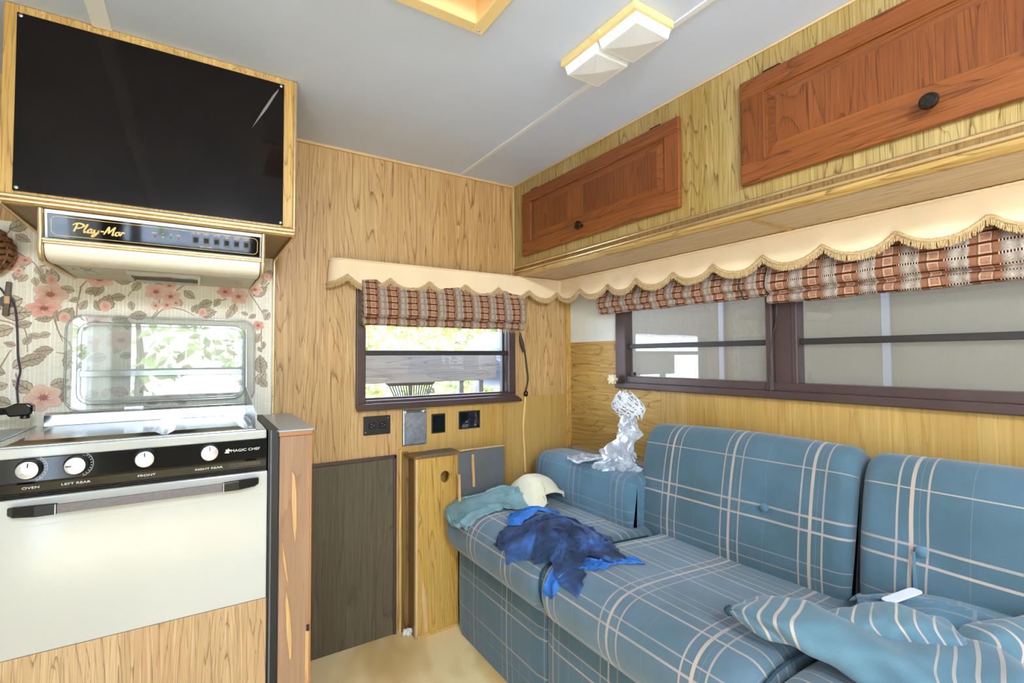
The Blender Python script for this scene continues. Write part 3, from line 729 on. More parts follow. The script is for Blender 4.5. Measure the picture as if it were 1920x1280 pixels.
# ================================================================== upper cabinet over the stove
TX0, TX1, TY = -.40, .236, 1.59
uc = thing('wall_cabinet', ((TX0+TX1)/2, 1.8, 1.52), 'oak wall cabinet with a smoked black door panel hung over the range hood', 'cabinet')
obj('body', MB().box(TX0+.004, TX1-.002, TY+.012, YB-.003, 1.522, H-.001), M['oak_side'], uc)
obj('frame_stile', MB().box(TX0, -.374, TY, TY+.014, 1.530, H-.001), M['oak_frame'], uc, bevel=.002)
obj('frame_stile', MB().box(.202, TX1-.004, TY, TY+.014, 1.545, H-.001), M['oak_frame'], uc, bevel=.002)
obj('frame_rail', MB().box(-.374, .202, TY, TY+.014, 1.972, H-.001), M['oak_frame_h'], uc, bevel=.001)
obj('frame_rail', MB().box(-.374, .202, TY, TY+.014, 1.541, 1.556), M['oak_frame_h'], uc, bevel=.001)
pn = obj('door_panel', MB().box(-.376, .205, TY-.006, TY, 1.549, 1.977), M['tv_glass'], uc, bevel=.0008)
for x, z in ((-.369, 1.970), (-.369, 1.556), (.197, 1.970), (.199, 1.555)):
    obj('screw', MB().lathe([(.0042, 0), (.0042, .0012), (.003, .0022), (0, .0024)], (x, TY-.006, z), (0, -1, 0), 14), M['steel'], pn, smooth=40)
sc = MB(); q = [on('y', u, v, TY-.0062) for u, v in ((523, 166), (521, 172), (500, 205), (472, 240), (494, 204), (512, 178))]  # thin pale wedge slanting down from the panel's upper right
sc.prism([(p[0], p[2]) for p in q], 'y', TY-.0064, TY-.006); obj('pale_streak', sc, M['grey_print'], pn, label='thin pale slanting streak')
for z, r, y in ((1.537, .0055, TY-.002), (1.5265, .005, TY-.001)):
    obj('brass_moulding', MB().tube([(TX0, y, z), (TX1, y, z)], r, 10), M['gold'], uc, smooth=50)
obj('bottom_rail', MB().box(TX0, TX1, TY+.001, TY+.02, 1.520, 1.545), M['oak_frame'], uc, bevel=.002)
obj('corner_bead', MB().tube(smooth_path([(TX1+.001, TY+.002, H-.004), (TX1+.001, TY+.002, 1.60), (TX1+.001, TY+.002, 1.545), (TX1+.001, TY+.010, 1.524), (TX1+.0, TY+.04, 1.518), (TX1-.002, 1.80, 1.517), (TX1-.003, YB-.006, 1.516)], 6), .0058, 10), M['gold'], uc, smooth=50)
obj('corner_bead', MB().tube([(TX0, TY+.004, 1.522), (TX0, YB-.004, 1.516)], .0055, 10), M['gold'], uc, smooth=50)

# ================================================================== range hood
HX0, HX1 = -.332, .156
hd = thing('range_hood', ((HX0+HX1)/2, 1.8, 1.40), 'cream range hood with black control strip and brass trim under the cabinet', 'range hood')
prof = [(1.604, 1.518), (1.617, 1.447)]                # leaning face: the top stands forward of the foot
vis = [(1.612, 1.440), (1.613, 1.425), (1.620, 1.410), (1.636, 1.400), (1.66, 1.397), (1.70, 1.398)]
obj('body', MB().prism([(1.618, 1.518), (1.625, 1.446), (1.66, 1.41), (1.70, 1.403), (YB-.004, 1.403), (YB-.004, 1.518)], 'x', HX0+.006, HX1-.006), M['hood_under'], hd, bevel=.001)
b = MB()
pts = [(1.640, 1.446)]+[(1.611, 1.445)]+vis+[(1.70, 1.408), (1.66, 1.408)]
b.prism(pts, 'x', HX0+.008, HX1-.008); obj('visor', b, M['visor'], hd, smooth=40)
tl = math.atan2(prof[1][0]-prof[0][0], prof[0][1]-prof[1][1])
HN = Vector((0, -math.cos(tl), -math.sin(tl)))
def hp(x, t, out=0.0):
    """a point of the leaning control strip: x across, t from 0 (top) to 1 (foot)"""
    p = Vector((x, prof[0][0]+(prof[1][0]-prof[0][0])*t, prof[0][1]+(prof[1][1]-prof[0][1])*t)); return p+HN*out
def hquad(mb, x0, x1, t0, t1, o0, o1):
    v = [hp(x, t, o) for o in (o0, o1) for x, t in ((x0, t0), (x1, t0), (x1, t1), (x0, t1))]
    return mb.add(v, [(0, 1, 2, 3), (4, 5, 6, 7), (0, 1, 5, 4), (1, 2, 6, 5), (2, 3, 7, 6), (3, 0, 4, 7)])
obj('face', hquad(MB(), HX0+.008, HX1-.006, 0, 1, -.006, 0), M['white_trim'], hd, bevel=.001)
cp = obj('control_strip', hquad(MB(), -.318, .147, .13, .94, 0, .003), M['black_gloss'], hd, bevel=.001)
ln = MB(); rr = rounded_rect(-.311, .140, 0, 1, .0105); hgt = (Vector(prof[0])-Vector(prof[1])).length
rr = rounded_rect(-.311, .140, -.061, -.015, .011)
P_ = [hp(x, -z/hgt, .0032) for x, z in rr]; P_.append(P_[0]); ln.tube(P_, .0008, 5, cap=False)
obj('border_line', ln, M['gold_print'], cp)
# script lettering
def ribbon(mb, pts, w, base, o=.0034):
    P = smooth_path([(p[0], 0, p[1]) for p in pts], 6); n = len(P); v = []; f = []
    for i, p in enumerate(P):
        t = (P[min(i+1, n-1)]-P[max(i-1, 0)]).normalized()
        q = Vector((math.cos(.7), 0, math.sin(.7)))    # broad-nib pen
        ww = w*(.75+.25*abs(t.cross(q).y))
        nr = Vector((-t.z, 0, t.x))
        for sg in (1, -1):
            r = p+nr*ww*.5*sg; v.append(base(r.x, r.z, o)); v.append(base(r.x, r.z, o-.0006))
    for i in range(n-1):
        a = 4*i; f += [(a, a+2, a+6, a+4), (a+1, a+3, a+7, a+5), (a, a+1, a+5, a+4), (a+2, a+3, a+7, a+6)]
    mb.add(v, f)
LX, LZ, LS = -.2745, -.048, .0205
def lb(x, z, o): return hp(LX+(x+z*.28)*LS, -(LZ+z*LS)/hgt, o)
lt = MB()
for st in ([(.25, 0), (.30, .5), (.33, .95)], [(-.05, .78), (.2, 1.0), (.6, 1.05), (.95, .88), (.85, .60), (.55, .46), (.28, .48)],
           [(1.12, .25), (1.25, .7), (1.28, 1.0), (1.18, .85), (1.16, .3), (1.24, .02), (1.42, .12)],
           [(1.86, .42), (1.66, .48), (1.5, .25), (1.58, .02), (1.78, .14), (1.88, .45), (1.84, .12), (1.94, .0), (2.08, .14)],
           [(2.1, .46), (2.12, .14), (2.28, .04), (2.46, .2), (2.52, .46), (2.44, .0), (2.2, -.38), (2.02, -.30), (2.3, .0), (2.6, .12)],
           [(2.68, .34), (3.02, .34)],
           [(3.08, .0), (3.22, .5), (3.34, .98), (3.45, .5), (3.5, .22), (3.7, .62), (3.92, 1.0), (3.9, .5), (3.92, .02), (4.06, .08)],
           [(4.4, .46), (4.2, .36), (4.2, .08), (4.38, .0), (4.54, .2), (4.46, .44), (4.62, .40)],
           [(4.66, .0), (4.74, .25), (4.78, .48), (4.9, .42), (5.06, .46)]):
    ribbon(lt, st, .19, lb)
obj('lettering', lt, M['gold_print'], cp, label='gold script lettering')
rot_h = (PI/2+tl*0-(-tl)*0, 0, 0)
RH = (PI/2+tl, 0, 0)
names = ['TNK TEST', 'FRESH', 'WATER', 'PUMP\nON', 'HOOD\nLIGHT', 'UTILITY\nLIGHT']
sw0 = None
for k in range(6):
    x = -.013+k*.0248; t = .50
    b = MB(); hquad(b, x-.0075, x+.0075, t-.13, t+.16, .003, .0055)
    s = obj('switch', b, M['slate'], cp, bevel=.0008)
    b = MB(); v = [hp(x+dx, tt, o) for dx in (-.0052, .0052) for tt, o in ((t-.08, .006), (t+.02, .009), (t+.11, .006), (t+.11, .004), (t-.08, .004))]
    b.add(v, [(0, 1, 2, 3, 4), (5, 6, 7, 8, 9), (0, 1, 6, 5), (1, 2, 7, 6), (2, 3, 8, 7), (4, 0, 5, 9), (3, 4, 9, 8)])
    obj('rocker', b, M['black'], s)
    text(names[k], hp(x, .27, .0034), .0050, RH, M['gold_print'], cp, ext=.0001)
text('BATT COND', hp(.012, .76, .0034), .0048, RH, M['gold_print'], cp, ext=.0001)
for k, (c, tx) in enumerate(((C(190, 40, 70), 'EMPTY'), (C(220, 190, 60), '1/3'), (C(40, 110, 90), '2/3'), (C(190, 80, 50), 'FULL'))):
    x = -.105+k*.0175
    obj('indicator', MB().lathe([(.0024, 0), (.0022, .0012), (0, .002)], hp(x, .54, .003), HN, 12), plain('indicator %d' % k, c, .2), cp, smooth=60)
    text(tx, hp(x, .42, .0034), .0046, RH, M['gold_print'], cp, ext=.0001)
for y, z, r in ((1.608, 1.4445, .0045), (1.607, 1.4375, .003)):
    obj('brass_moulding', MB().tube([(HX0+.006, y, z), (HX1-.006, y, z)], r, 10), M['gold'], hd, smooth=50)
for x in (HX0+.002, HX1-.001):
    P_ = [(1.600, 1.518), (1.608, 1.46), (1.607, 1.425), (1.616, 1.405), (1.64, 1.394), (1.72, 1.396), (1.86, 1.399), (YB-.01, 1.402)]
    obj('brass_edge', MB().tube(smooth_path([(x, p[0], p[1]) for p in P_], 5), .0058, 10), M['gold'], hd, smooth=50)
    obj('cheek', MB().prism(P_+[(YB-.01, 1.518)], 'x', x-.002, x+.002), M['hood_under'], hd)
b = MB(); b.box(-.180, .000, 1.755, 1.79, 1.394, 1.403); b.box(-.180, -.172, 1.79, 1.93, 1.394, 1.403); b.box(-.008, .0, 1.79, 1.93, 1.394, 1.403); b.box(-.172, -.008, 1.92, 1.93, 1.394, 1.403)
fl = obj('filter_frame', b, M['cream'], hd, bevel=.001)
obj('filter', MB().box(-.172, -.008, 1.79, 1.92, 1.400, 1.4028), M['filter'], fl)
obj('filter_tab', MB().box(-.10, -.075, 1.785, 1.81, 1.392, 1.396), M['filter'], fl, bevel=.001)
RU = (PI, 0, 0)
def sticker(x0, x1, y0, y1, lines, size, colr='label'):
    o = obj('sticker', MB().box(x0, x1, y0, y1, 1.4022, 1.4032), M[colr], hd)
    for i, s in enumerate(lines):
        text(s, ((x0+x1)/2, y0+(y1-y0)*(i+.7)/(len(lines)+.4), 1.4019), size, RU, M['grey_print'], o, ext=.00005, sx=1.0)
    return o
st = sticker(-.285, -.252, 1.74, 1.90, [], .01)
obj('arc_mark', MB().tube([( -.2685+.011*math.cos(a), 1.76+.03*math.sin(a), 1.402) for a in np.linspace(0, PI, 12)], .001, 5), M['black'], st)
obj('dot_mark', MB().lathe([(.003, 0), (0, .0006)], (-.2685, 1.762, 1.4022), (0, 0, -1), 10), M['black'], st)
b = MB(); b.tube([(-.279, 1.81, 1.402), (-.282, 1.885, 1.402), (-.255, 1.885, 1.402), (-.258, 1.81, 1.402), (-.279, 1.81, 1.402)], .0006, 4); obj('outline_mark', b, M['grey_print'], st)
sticker(-.235, -.198, 1.79, 1.885, ['Util. Panel', 'No. C874421'], .012)
sticker(.008, .080, 1.75, 1.915, ['IN CASE OF FIRE', 'REMOVE AND CLEAN FILTER OFTEN', 'TO REDUCE RANGE FIRE RISK', 'DISCONNECT POWER WHEN SERVICING', 'NOTE: CLEAN WITH SOAP AND WATER'], .0085)
for x, y in ((-.300, 1.80), (.104, 1.86)):
    obj('screw', MB().lathe([(.003, 0), (.0025, .0012), (0, .0016)], (x, y, 1.403), (0, 0, -1), 10), M['grey_print'], hd)

# ================================================================== gas range
GX0, GX1, GY = -.405, .166, 1.53
rg = thing('range', ((GX0+GX1)/2, 1.75, .48), 'cream gas range with black control panel and raised clear lid in front of floral wallpaper', 'stove')
obj('body', MB().box(GX0+.003, GX1-.002, GY+.022, YB-.006, .482, .93), M['black'], rg)
obj('top_band', MB().box(GX0, GX1-.004, GY, GY+.05, .925, .949), M['cream'], rg, bevel=.004, seg=3)
cpn = obj('control_panel', MB().prism([(GY, .925), (GY, .872), (GY+.004, .866), (GY+.007, .846), (GY+.03, .846), (GY+.03, .925)], 'x', GX0, GX1-.003), plain('black enamel', C(16, 16, 16), .10, var=.1, spec=.5), rg, bevel=.001)
for z in (.8425, .8375):
    obj('gap_trim', MB().tube([(GX0, GY+.010, z), (GX1-.004, GY+.010, z)], .0022, 6), M['knob_dark'], rg, smooth=50)
RT = (PI/2, 0, 0)
for x, s in ((-.320, 'OVEN'), (-.242, 'LEFT REAR'), (-.108, 'FRONT'), (.025, 'RIGHT REAR')):
    text(s, (x, GY+.0045, .857), .0075, (PI/2+.15, 0, 0), M['white_print'], cpn, sx=1.5)
text('MAGIC CHEF', (.110, GY-.0006, .8985), .0098, RT, M['white_print'], cpn, ext=.0003, sx=1.25)
b = MB(); b.prism([(.060, .894), (.064, .900), (.062, .903), (.066, .903), (.070, .906), (.072, .902), (.076, .900), (.071, .898), (.071, .893)], 'y', GY-.0006, GY); obj('emblem', b, M['white_print'], cpn, label='small white figure emblem')
text('DO NOT TOUCH GRATES WHILE HOT', (.110, GY+.0038, .8605), .0044, (PI/2+.15, 0, 0), M['grey_print'], cpn)
text('USE CARE WHEN LIGHTING BURNERS', (.110, GY+.0046, .8555), .0044, (PI/2+.15, 0, 0), M['grey_print'], cpn)
def knob(x, ang, skirt, ticks):
    z = .901
    k = obj('knob', MB().lathe([(.0235, 0), (.0235, .004), (.0215, .006), (.0205, .017), (.0195, .019), (.0, .019)], (x, GY, z), (0, -1, 0), 40), M['black'], rg, smooth=35)
    obj('dial_face', MB().lathe([(.0190, .0185), (.0190, .0202), (.0178, .0207), (.0, .0207)], (x, GY, z), (0, -1, 0), 40), M['dial'], k, smooth=30, label='shiny spun metal face')
    b = MB(); b.box(-.0014, .0014, -.0004, .0, .006, .0165); M4 = Matrix.Translation((x, GY-.0207, z)) @ Matrix.Rotation(ang, 4, 'Y')
    obj('pointer', b.rot(M4), M['black'], k)
    b = MB()
    for i in range(44):
        a = 2*PI*i/44; c_, s_ = math.cos(a), math.sin(a)
        b.add([(x+(.0213*c_-.0006*s_), GY-.015, z+.0213*s_+.0006*c_), (x+(.0213*c_+.0006*s_), GY-.015, z+.0213*s_-.0006*c_), (x+.0222*c_, GY-.006, z+.0222*s_)], [(0, 1, 2)])
    obj('grip_ridges', b, M['slate'], k)
    if skirt:
        b = MB()
        for i in range(9):
            a = -1.1+i*.24; c_, s_ = math.cos(a), math.sin(a)
            b.prism([(x+.0262*c_-.0005*s_, z+.0262*s_+.0005*c_), (x+.0262*c_+.0005*s_, z+.0262*s_-.0005*c_), (x+.0285*c_+.0005*s_, z+.0285*s_-.0005*c_), (x+.0285*c_-.0005*s_, z+.0285*s_+.0005*c_)], 'y', GY-.0004, GY)
        obj('scale_marks', b, M['white_print'], cpn)
        obj('scale_arc', MB().tube([(x+.0305*math.cos(a), GY-.0003, z+.0305*math.sin(a)) for a in np.linspace(-1.15, 1.0, 16)], .0004, 4), M['white_print'], cpn)
    b = MB()
    for i in range(ticks):
        a = -PI/2-.9+i*1.6/max(1, ticks-1); c_, s_ = math.cos(a), math.sin(a)
        b.prism([(x+.009*c_-.0004*s_, z+.009*s_+.0004*c_), (x+.009*c_+.0004*s_, z+.009*s_-.0004*c_), (x+.0155*c_+.0004*s_, z+.0155*s_-.0004*c_), (x+.0155*c_-.0004*s_, z+.0155*s_+.0004*c_)], 'y', GY-.0210, GY-.0206)
    if ticks: obj('dial_marks', b, M['slate'], k)
knob(-.322, .1, True, 9); knob(-.241, -PI/2, True, 0); knob(-.111, 0, False, 0); knob(.026, 0, False, 0)
# oven door
od = obj('oven_door', MB().box(GX0, GX1-.001, GY, GY+.024, .4825, .834), M['cream'], rg, bevel=.003, seg=3)
obj('door_crease', MB().box(GX0, GX1-.001, GY-.0006, GY, .7705, .7716), M['hood_under'], od)
HZ, HY = .811, GY-.034
hx0, hx1 = -.355, .143
b = MB().prism([(hx0+.085, HZ-.0105), (hx1-.085, HZ-.0105), (hx1-.085, HZ+.0105), (hx0+.085, HZ+.0105)], 'y', HY-.003, HY+.003)
hdl = obj('handle', b, M['bar_grey'], od, bevel=.002, label='grey strap handle with black ends')
for s, xa in ((1, hx0), (-1, hx1)):
    b = MB(); X_ = [0, .012, .05, .088]; hh = [.0085, .0115, .013, .012]; yy = [GY-.010, GY-.024, HY-.002, HY-.005]
    vs = []; fs = []
    for i in range(4):
        for dz, dy in ((-1, 0), (1, 0), (1, 1), (-1, 1)): vs.append((xa+s*X_[i], yy[i] if dy == 0 else min(GY-.001, yy[i]+.014), HZ+dz*hh[i]))
    for i in range(3):
        for k in range(4): fs.append((i*4+k, i*4+(k+1) % 4, i*4+4+(k+1) % 4, i*4+4+k))
    fs += [(0, 1, 2, 3), (12, 13, 14, 15)]
    b.add(vs, fs); e = obj('handle_end', b, M['black'], hdl, bevel=.003, seg=3)
    obj('handle_foot', MB().box(xa+s*.004, xa+s*.03, GY-.014, GY, HZ-.007, HZ+.007), M['black'], hdl, bevel=.002)
    obj('handle_collar', MB().box(xa+s*.084, xa+s*.0865, HY-.006, HY+.004, HZ-.0115, HZ+.0115), M['steel'], hdl, bevel=.0006)
# cooktop: steel tray with two burner covers
b = MB(); b.box(GX0, GX1-.004, GY+.004, YB-.01, .930, .9505)
ct = obj('cooktop', b, M['chrome'], rg, bevel=.003)
for y in (GY+.010, GY+.020):
    obj('tray_lip', MB().tube([(GX0, y, .951), (GX1-.03, y, .951)], .0028, 8), M['chrome'], ct, smooth=50)
for x0, x1 in ((-.375, -.080), (-.070, .112)):
    y0, y1 = GY+.045, YB-.075
    O = [(x0, y0, .9505), (x1, y0, .9505), (x1, y1, .9505), (x0, y1, .9505)]
    I = [(x0+.016, y0+.016, .958), (x1-.016, y0+.016, .958), (x1-.016, y1-.016, .958), (x0+.016, y1-.016, .958)]
    I2 = [(x0+.026, y0+.026, .9565), (x1-.026, y0+.026, .9565), (x1-.026, y1-.026, .9565), (x0+.026, y1-.026, .9565)]
    obj('burner_cover', MB().add(O+I+I2, [(0, 1, 5, 4), (1, 2, 6, 5), (2, 3, 7, 6), (3, 0, 4, 7), (4, 5, 9, 8), (5, 6, 10, 9), (6, 7, 11, 10), (7, 4, 8, 11), (8, 9, 10, 11)]), M['chrome'], ct, bevel=.002)
obj('back_ledge', MB().prism([(YB-.052, .950), (YB-.046, .985), (YB-.030, .990), (YB-.008, .990), (YB-.008, .95)], 'x', GX0+.02, GX1-.006), M['chrome'], ct, bevel=.002)
obj('side_rail', MB().prism([(GY+.03, .9505), (GY+.03, .958), (YB-.05, .962), (YB-.05, .9505)], 'x', .118, .130), M['chrome'], ct, bevel=.002)
# raised lid of clear moulded plastic: outer sheet, raised rim, inner rim and a cross rib
LY = YB-.020
o_ = rounded_rect(-.345, .168, .990, 1.286, .045); i_ = rounded_rect(-.313, .134, 1.012, 1.262, .034)
ld = obj('lid', MB().prism(o_, 'y', LY, LY+.003), M['lid_glass'], rg)
obj('lid_pane', MB().prism(i_, 'y', LY-.022, LY-.019), M['lid_glass'], ld)
for pts, r, y in ((o_, .003, LY), (i_, .0042, LY-.012), (rounded_rect(-.305, .126, 1.020, 1.254, .03), .002, LY-.021)):
    P_ = [(p[0], y, p[1]) for p in pts]; P_.append(P_[0]); obj('lid_rim', MB().tube(P_, r, 8, cap=False), M['lid_rim'], ld, smooth=60)
obj('lid_rib', MB().box(-.309, .130, LY-.026, LY-.021, 1.094, 1.115), M['lid_rim'], ld, bevel=.002)
obj('lid_hinge', MB().box(-.20, -.15, LY-.01, LY+.004, .985, .998), M['steel'], ld, bevel=.001)
sg = MB().prism([(GY+.045, .953), (GY+.045, .995), (GY+.16, 1.012), (YB-.06, 1.05), (YB-.03, 1.255), (YB-.024, .953)], 'x', .138, .141)
obj('side_guard', sg, M['frost'], rg)

# ================================================================== cupboard under the range, and the narrow end cabinet
sc_ = thing('oven_cupboard', (-.12, 1.75, 0), 'oak-grained cupboard front under the cream oven door', 'cabinet')
obj('carcass', MB().box(GX0, GX1, GY+.02, YB-.006, 0, .4815), M['oak_side'], sc_)
obj('front_panel', MB().box(GX0, GX1, GY+.002, GY+.02, .06, .4812), M['oak_stove'], sc_, bevel=.001)
obj('toe_board', MB().box(GX0, GX1, GY+.008, GY+.02, 0, .06), M['black_matt'], sc_)
ec = thing('end_cabinet', (.24, 1.75, 0), 'narrow end cabinet with pinkish wood front and rounded grey laminate top beside the oven', 'cabinet')
obj('body', MB().box(.196, .281, GY+.001, YB-.012, 0, .926), M['end_wood'], ec, bevel=.003, seg=3)
obj('side_strip', MB().box(.1675, .195, GY+.012, YB-.02, 0, .945), M['black_matt'], ec)
obj('side_channel', MB().box(.172, .177, GY+.006, GY+.013, 0, .945), M['slate'], ec, bevel=.001)
tp = [(.192, GY-.008), (.283, GY-.008), (.290, GY-.003), (.290, YB-.02), (.185, YB-.02), (.176, 1.90), (.172, 1.75), (.174, 1.66), (.180, 1.60), (.188, GY+.02)]
obj('countertop', MB().prism(tp, 'z', .9385, .944), M['laminate'], ec, bevel=.0015)
obj('top_edge', MB().prism([(.1935, GY-.006), (.283, GY-.006), (.288, GY-.001), (.288, YB-.02), (.196, YB-.02)], 'z', .926, .9385), M['lip_copper'], ec, bevel=.002)
obj('corner_strip', MB().box(.277, .283, GY-.001, GY+.006, .0, .925), M['lip_copper'], ec, bevel=.0015)
for pts in ([(547, 880), (553, 892), (556, 925), (556, 985), (553, 1022), (549, 990), (546, 940)], [(536, 1100), (543, 1140), (547, 1195), (546, 1232), (542, 1236), (537, 1190), (534, 1130)], [(528, 1010), (536, 1050), (541, 1095), (536, 1085), (530, 1050)]):
    q = [on('y', u, v, GY) for u, v in pts]
    obj('peeled_veneer', MB().prism([(p[0], p[2]) for p in q], 'y', GY-.0045, GY), M['pale_wood'], ec, bevel=.0015, label='peeling pale sliver of veneer')
q = on('y', 577, 1175, GY)
obj('catch', MB().box(q[0]-.004, q[0]+.003, GY-.008, GY, q[2]-.008, q[2]+.008), M['black'], ec, bevel=.001)
obj('lower_strip', MB().box(.268, .277, GY-.0012, GY+.002, 0, .36), M['pale_wood'], ec)

# sink counter continuing to the left, with the faucet over it
sk = thing('sink_counter', (-.58, 1.76, 0), 'oak counter with grey laminate top left of the gas range', 'counter')
obj('body', MB().box(XL+.002, GX0-.004, GY+.02, YB-.006, 0, .918), M['oak_stove'], sk)
obj('countertop', MB().box(XL+.002, GX0-.002, GY, YB-.004, .918, .946), M['laminate'], sk, bevel=.003)
obj('edge_strip', MB().box(GX0-.012, GX0-.002, GY, YB-.004, .944, .952), M['steel'], sk, bevel=.001)
fc = thing('faucet', (-.60, 1.90, .946), 'black faucet spout reaching in from the left edge beside the stove lid', 'faucet')
obj('base', MB().lathe([(.028, 0), (.028, .01), (.016, .016), (.014, .07), (.016, .075), (0, .08)], (-.60, 1.90, .946), (0, 0, 1), 20), M['black_gloss'], fc, smooth=40)
obj('spout', MB().tube(smooth_path([(-.60, 1.90, 1.000), (-.52, 1.88, 1.004), (-.44, 1.862, 1.010), (-.405, 1.855, 1.012)], 5), .011, 12, rs=[.012]*6+[.0105]*6+[.0098]*4), M['black_gloss'], fc, smooth=50)
obj('nozzle', MB().prism([(-.432, .994), (-.392, .996), (-.384, 1.004), (-.384, 1.022), (-.394, 1.030), (-.420, 1.030), (-.444, 1.018)], 'y', 1.838, 1.872), M['black_gloss'], fc, bevel=.005, seg=3)
obj('nozzle_cap', MB().lathe([(.010, 0), (.0105, .008), (.008, .010), (0, .010)], (-.402, 1.855, .997), (0, 0, -1), 16), M['black'], fc, smooth=40)
# hanging cord with its switch, and the edge of a wicker piece
hc = thing('hanging_cord', (-.46, YB, 1.1), 'plum cord hanging by an inline switch on the floral wallpaper at the left edge', 'cord')
P_ = [on('y', u, v, YB-.012) for u, v in ((-20, 530), (0, 540), (10, 552), (20, 560), (28, 575), (31, 600), (33, 640), (34, 670), (38, 695), (34, 712), (32, 730), (34, 756))]
obj('cord', MB().tube(smooth_path(P_, 5), .0026, 8), M['cord_purple'], hc, smooth=60)
a = on('y', 15, 562, YB-.014)
b = MB().prism([(a[0]-.011, a[2]-.046), (a[0]+.003, a[2]-.048), (a[0]+.008, a[2]+.052), (a[0]-.004, a[2]+.054)], 'y', YB-.022, YB-.008)
sw = obj('switch', b, M['cord_clip'], hc, bevel=.003)
obj('rocker', MB().box(a[0]-.006, a[0]+.006, YB-.026, YB-.02, a[2]-.012, a[2]+.010), M['pale_wood'], sw, bevel=.001)
a = on('y', 13, 565, YB-.006)
obj('wall_plate', MB().lathe([(.018, 0), (.018, .003), (.014, .005), (0, .005)], (a[0], YB-.002, a[2]), (0, -1, 0), 18), M['slate'], hc, smooth=40)
wk = thing('wicker_basket', tuple(on('y', -8, 480, YB-.03)), 'brown wicker piece cut off by the left edge on the wallpaper', 'basket')
cwx, _, cwz = on('y', -30, 470, YB-.04)
for k in range(7):
    r = .050*math.sin(PI*(k+1)/8.5)+.012; z = cwz-.055+k*.018
    obj('wicker_band', MB().tube([(cwx+r*math.cos(t), YB-.045+.6*r*math.sin(t), z+.003*math.sin(t*9)) for t in np.linspace(0, 2*PI, 26)], .0085, 7), M['wicker_brown'], wk, smooth=60)
b = MB()
for k in range(10):
    t = 2*PI*k/10; b.tube([(cwx+(.05*math.sin(PI*(i+1)/8.5)+.017)*math.cos(t), YB-.045+.6*(.05*math.sin(PI*(i+1)/8.5)+.014)*math.sin(t), cwz-.06+i*.018) for i in range(8)], .003, 5)
obj('wicker_stake', b, M['wicker_brown'], wk, smooth=60)

# ================================================================== lower end wall
dp = thing('wall_board', (.53, YB, 0), 'dark olive wood-grain board in a brown channel frame low on the end wall', 'board')
obj('board', MB().box(.300, .692, YB-.010, YB-.001, 0.001, .728), M['dark_panel'], dp)
obj('top_channel', MB().box(.300, .704, YB-.016, YB-.001, .726, .741), M['brown_metal'], dp, bevel=.003)
obj('side_channel', MB().box(.690, .704, YB-.016, YB-.001, 0.001, .741), M['brown_metal'], dp, bevel=.003)
bx = thing('box_cabinet', (.845, 1.95, 0), 'small oak box cabinet with a round finger hole and grey top beside the sofa end', 'cabinet')
BX0, BX1, BY, BZ = .757, .948, 1.908, .742
# front with a real hole: ring of quads round a circle, then the rectangle
hx, hz, hr = .887, .642, .022
def holed(x0, x1, z0, z1, cx, cz, r, y0, y1, n=32):
    b = MB(); an = [2*PI*k/n for k in range(n)]
    def edge(a):
        c, s = math.cos(a), math.sin(a); t = 9
        if c > 1e-9: t = min(t, (x1-cx)/c)
        if c < -1e-9: t = min(t, (x0-cx)/c)
        if s > 1e-9: t = min(t, (z1-cz)/s)
        if s < -1e-9: t = min(t, (z0-cz)/s)
        return (cx+c*t, cz+s*t)
    an += [math.atan2(z-cz, x-cx) % (2*PI) for x in (x0, x1) for z in (z0, z1)]; an.sort(); n = len(an)
    for y in (y0, y1):
        b.v += [(cx+r*math.cos(a)*(.92 if math.sin(a) < 0 else 1.0), y, cz+r*math.sin(a)*1.12) for a in an]+[(edge(a)[0], y, edge(a)[1]) for a in an]
    for k in range(n):
        j = (k+1) % n
        b.f += [(k, j, n+j, n+k), (2*n+k, 3*n+k, 3*n+j, 2*n+j), (k, 2*n+k, 2*n+j, j), (n+k, n+j, 3*n+j, 3*n+k)]
    b.uv = [(0, 0)]*len(b.v); return b
obj('front', holed(BX0, BX1, 0.012, BZ-.012, hx, hz, hr, BY, BY+.014), M['oak_box'], bx)
obj('side', MB().box(BX0, BX0+.012, BY+.0145, YB-.004, 0.0, BZ-.012), M['oak_side'], bx)
obj('side', MB().box(BX1-.012, BX1, BY+.0145, YB-.004, 0.0, BZ-.012), M['oak_side'], bx)
obj('front_edge', MB().box(BX0-.003, BX0+.006, BY-.003, BY+.015, 0, BZ-.012), M['tan_trim'], bx, bevel=.001)
obj('bottom_edge', MB().box(BX0, BX1, BY-.003, BY+.012, 0, .012), M['oak_frame'], bx, bevel=.001)
obj('top', MB().prism([(BX0-.012, BY-.008), (BX1+.004, BY-.008), (BX1+.004, YB-.006), (BX0-.024, YB-.006)], 'z', BZ-.012, BZ), M['oak_side'], bx, bevel=.002)
obj('top_laminate', MB().prism([(BX0+.016, BY-.010), (BX1+.004, BY-.010), (BX1+.004, YB-.02), (BX0+.08, YB-.02)], 'z', BZ, BZ+.004), M['slate'], bx, bevel=.001)
obj('back_strip', MB().box(BX0-.03, BX0-.001, YB-.014, YB-.004, 0, BZ+.005), M['oak_side'], bx)
q = [on('y', u, v, BY) for u, v in ((791, 1085), (797, 1105), (800, 1130), (801, 1180), (795, 1188), (793, 1150), (790, 1120))]
obj('peeled_veneer', MB().prism([(p[0], p[2]) for p in q], 'y', BY-.004, BY), M['pale_wood'], bx, bevel=.001, label='peeling pale sliver of veneer')
gb = thing('laminate_board', (1.06, 1.92, .50), 'slate grey laminate board standing upright behind the far end of the sofa', 'board')
obj('board', MB().prism([(.948, .50), (1.185, .50), (1.185, .738), (1.178, .744), (1.06, .744), (.948, .732)], 'y', 1.905, 1.921), M['slate'], gb, bevel=.004, seg=3)
obj('edge_band', MB().box(.950, 1.182, 1.903, 1.923, .7425, .747), M['tan_trim'], gb, bevel=.001)
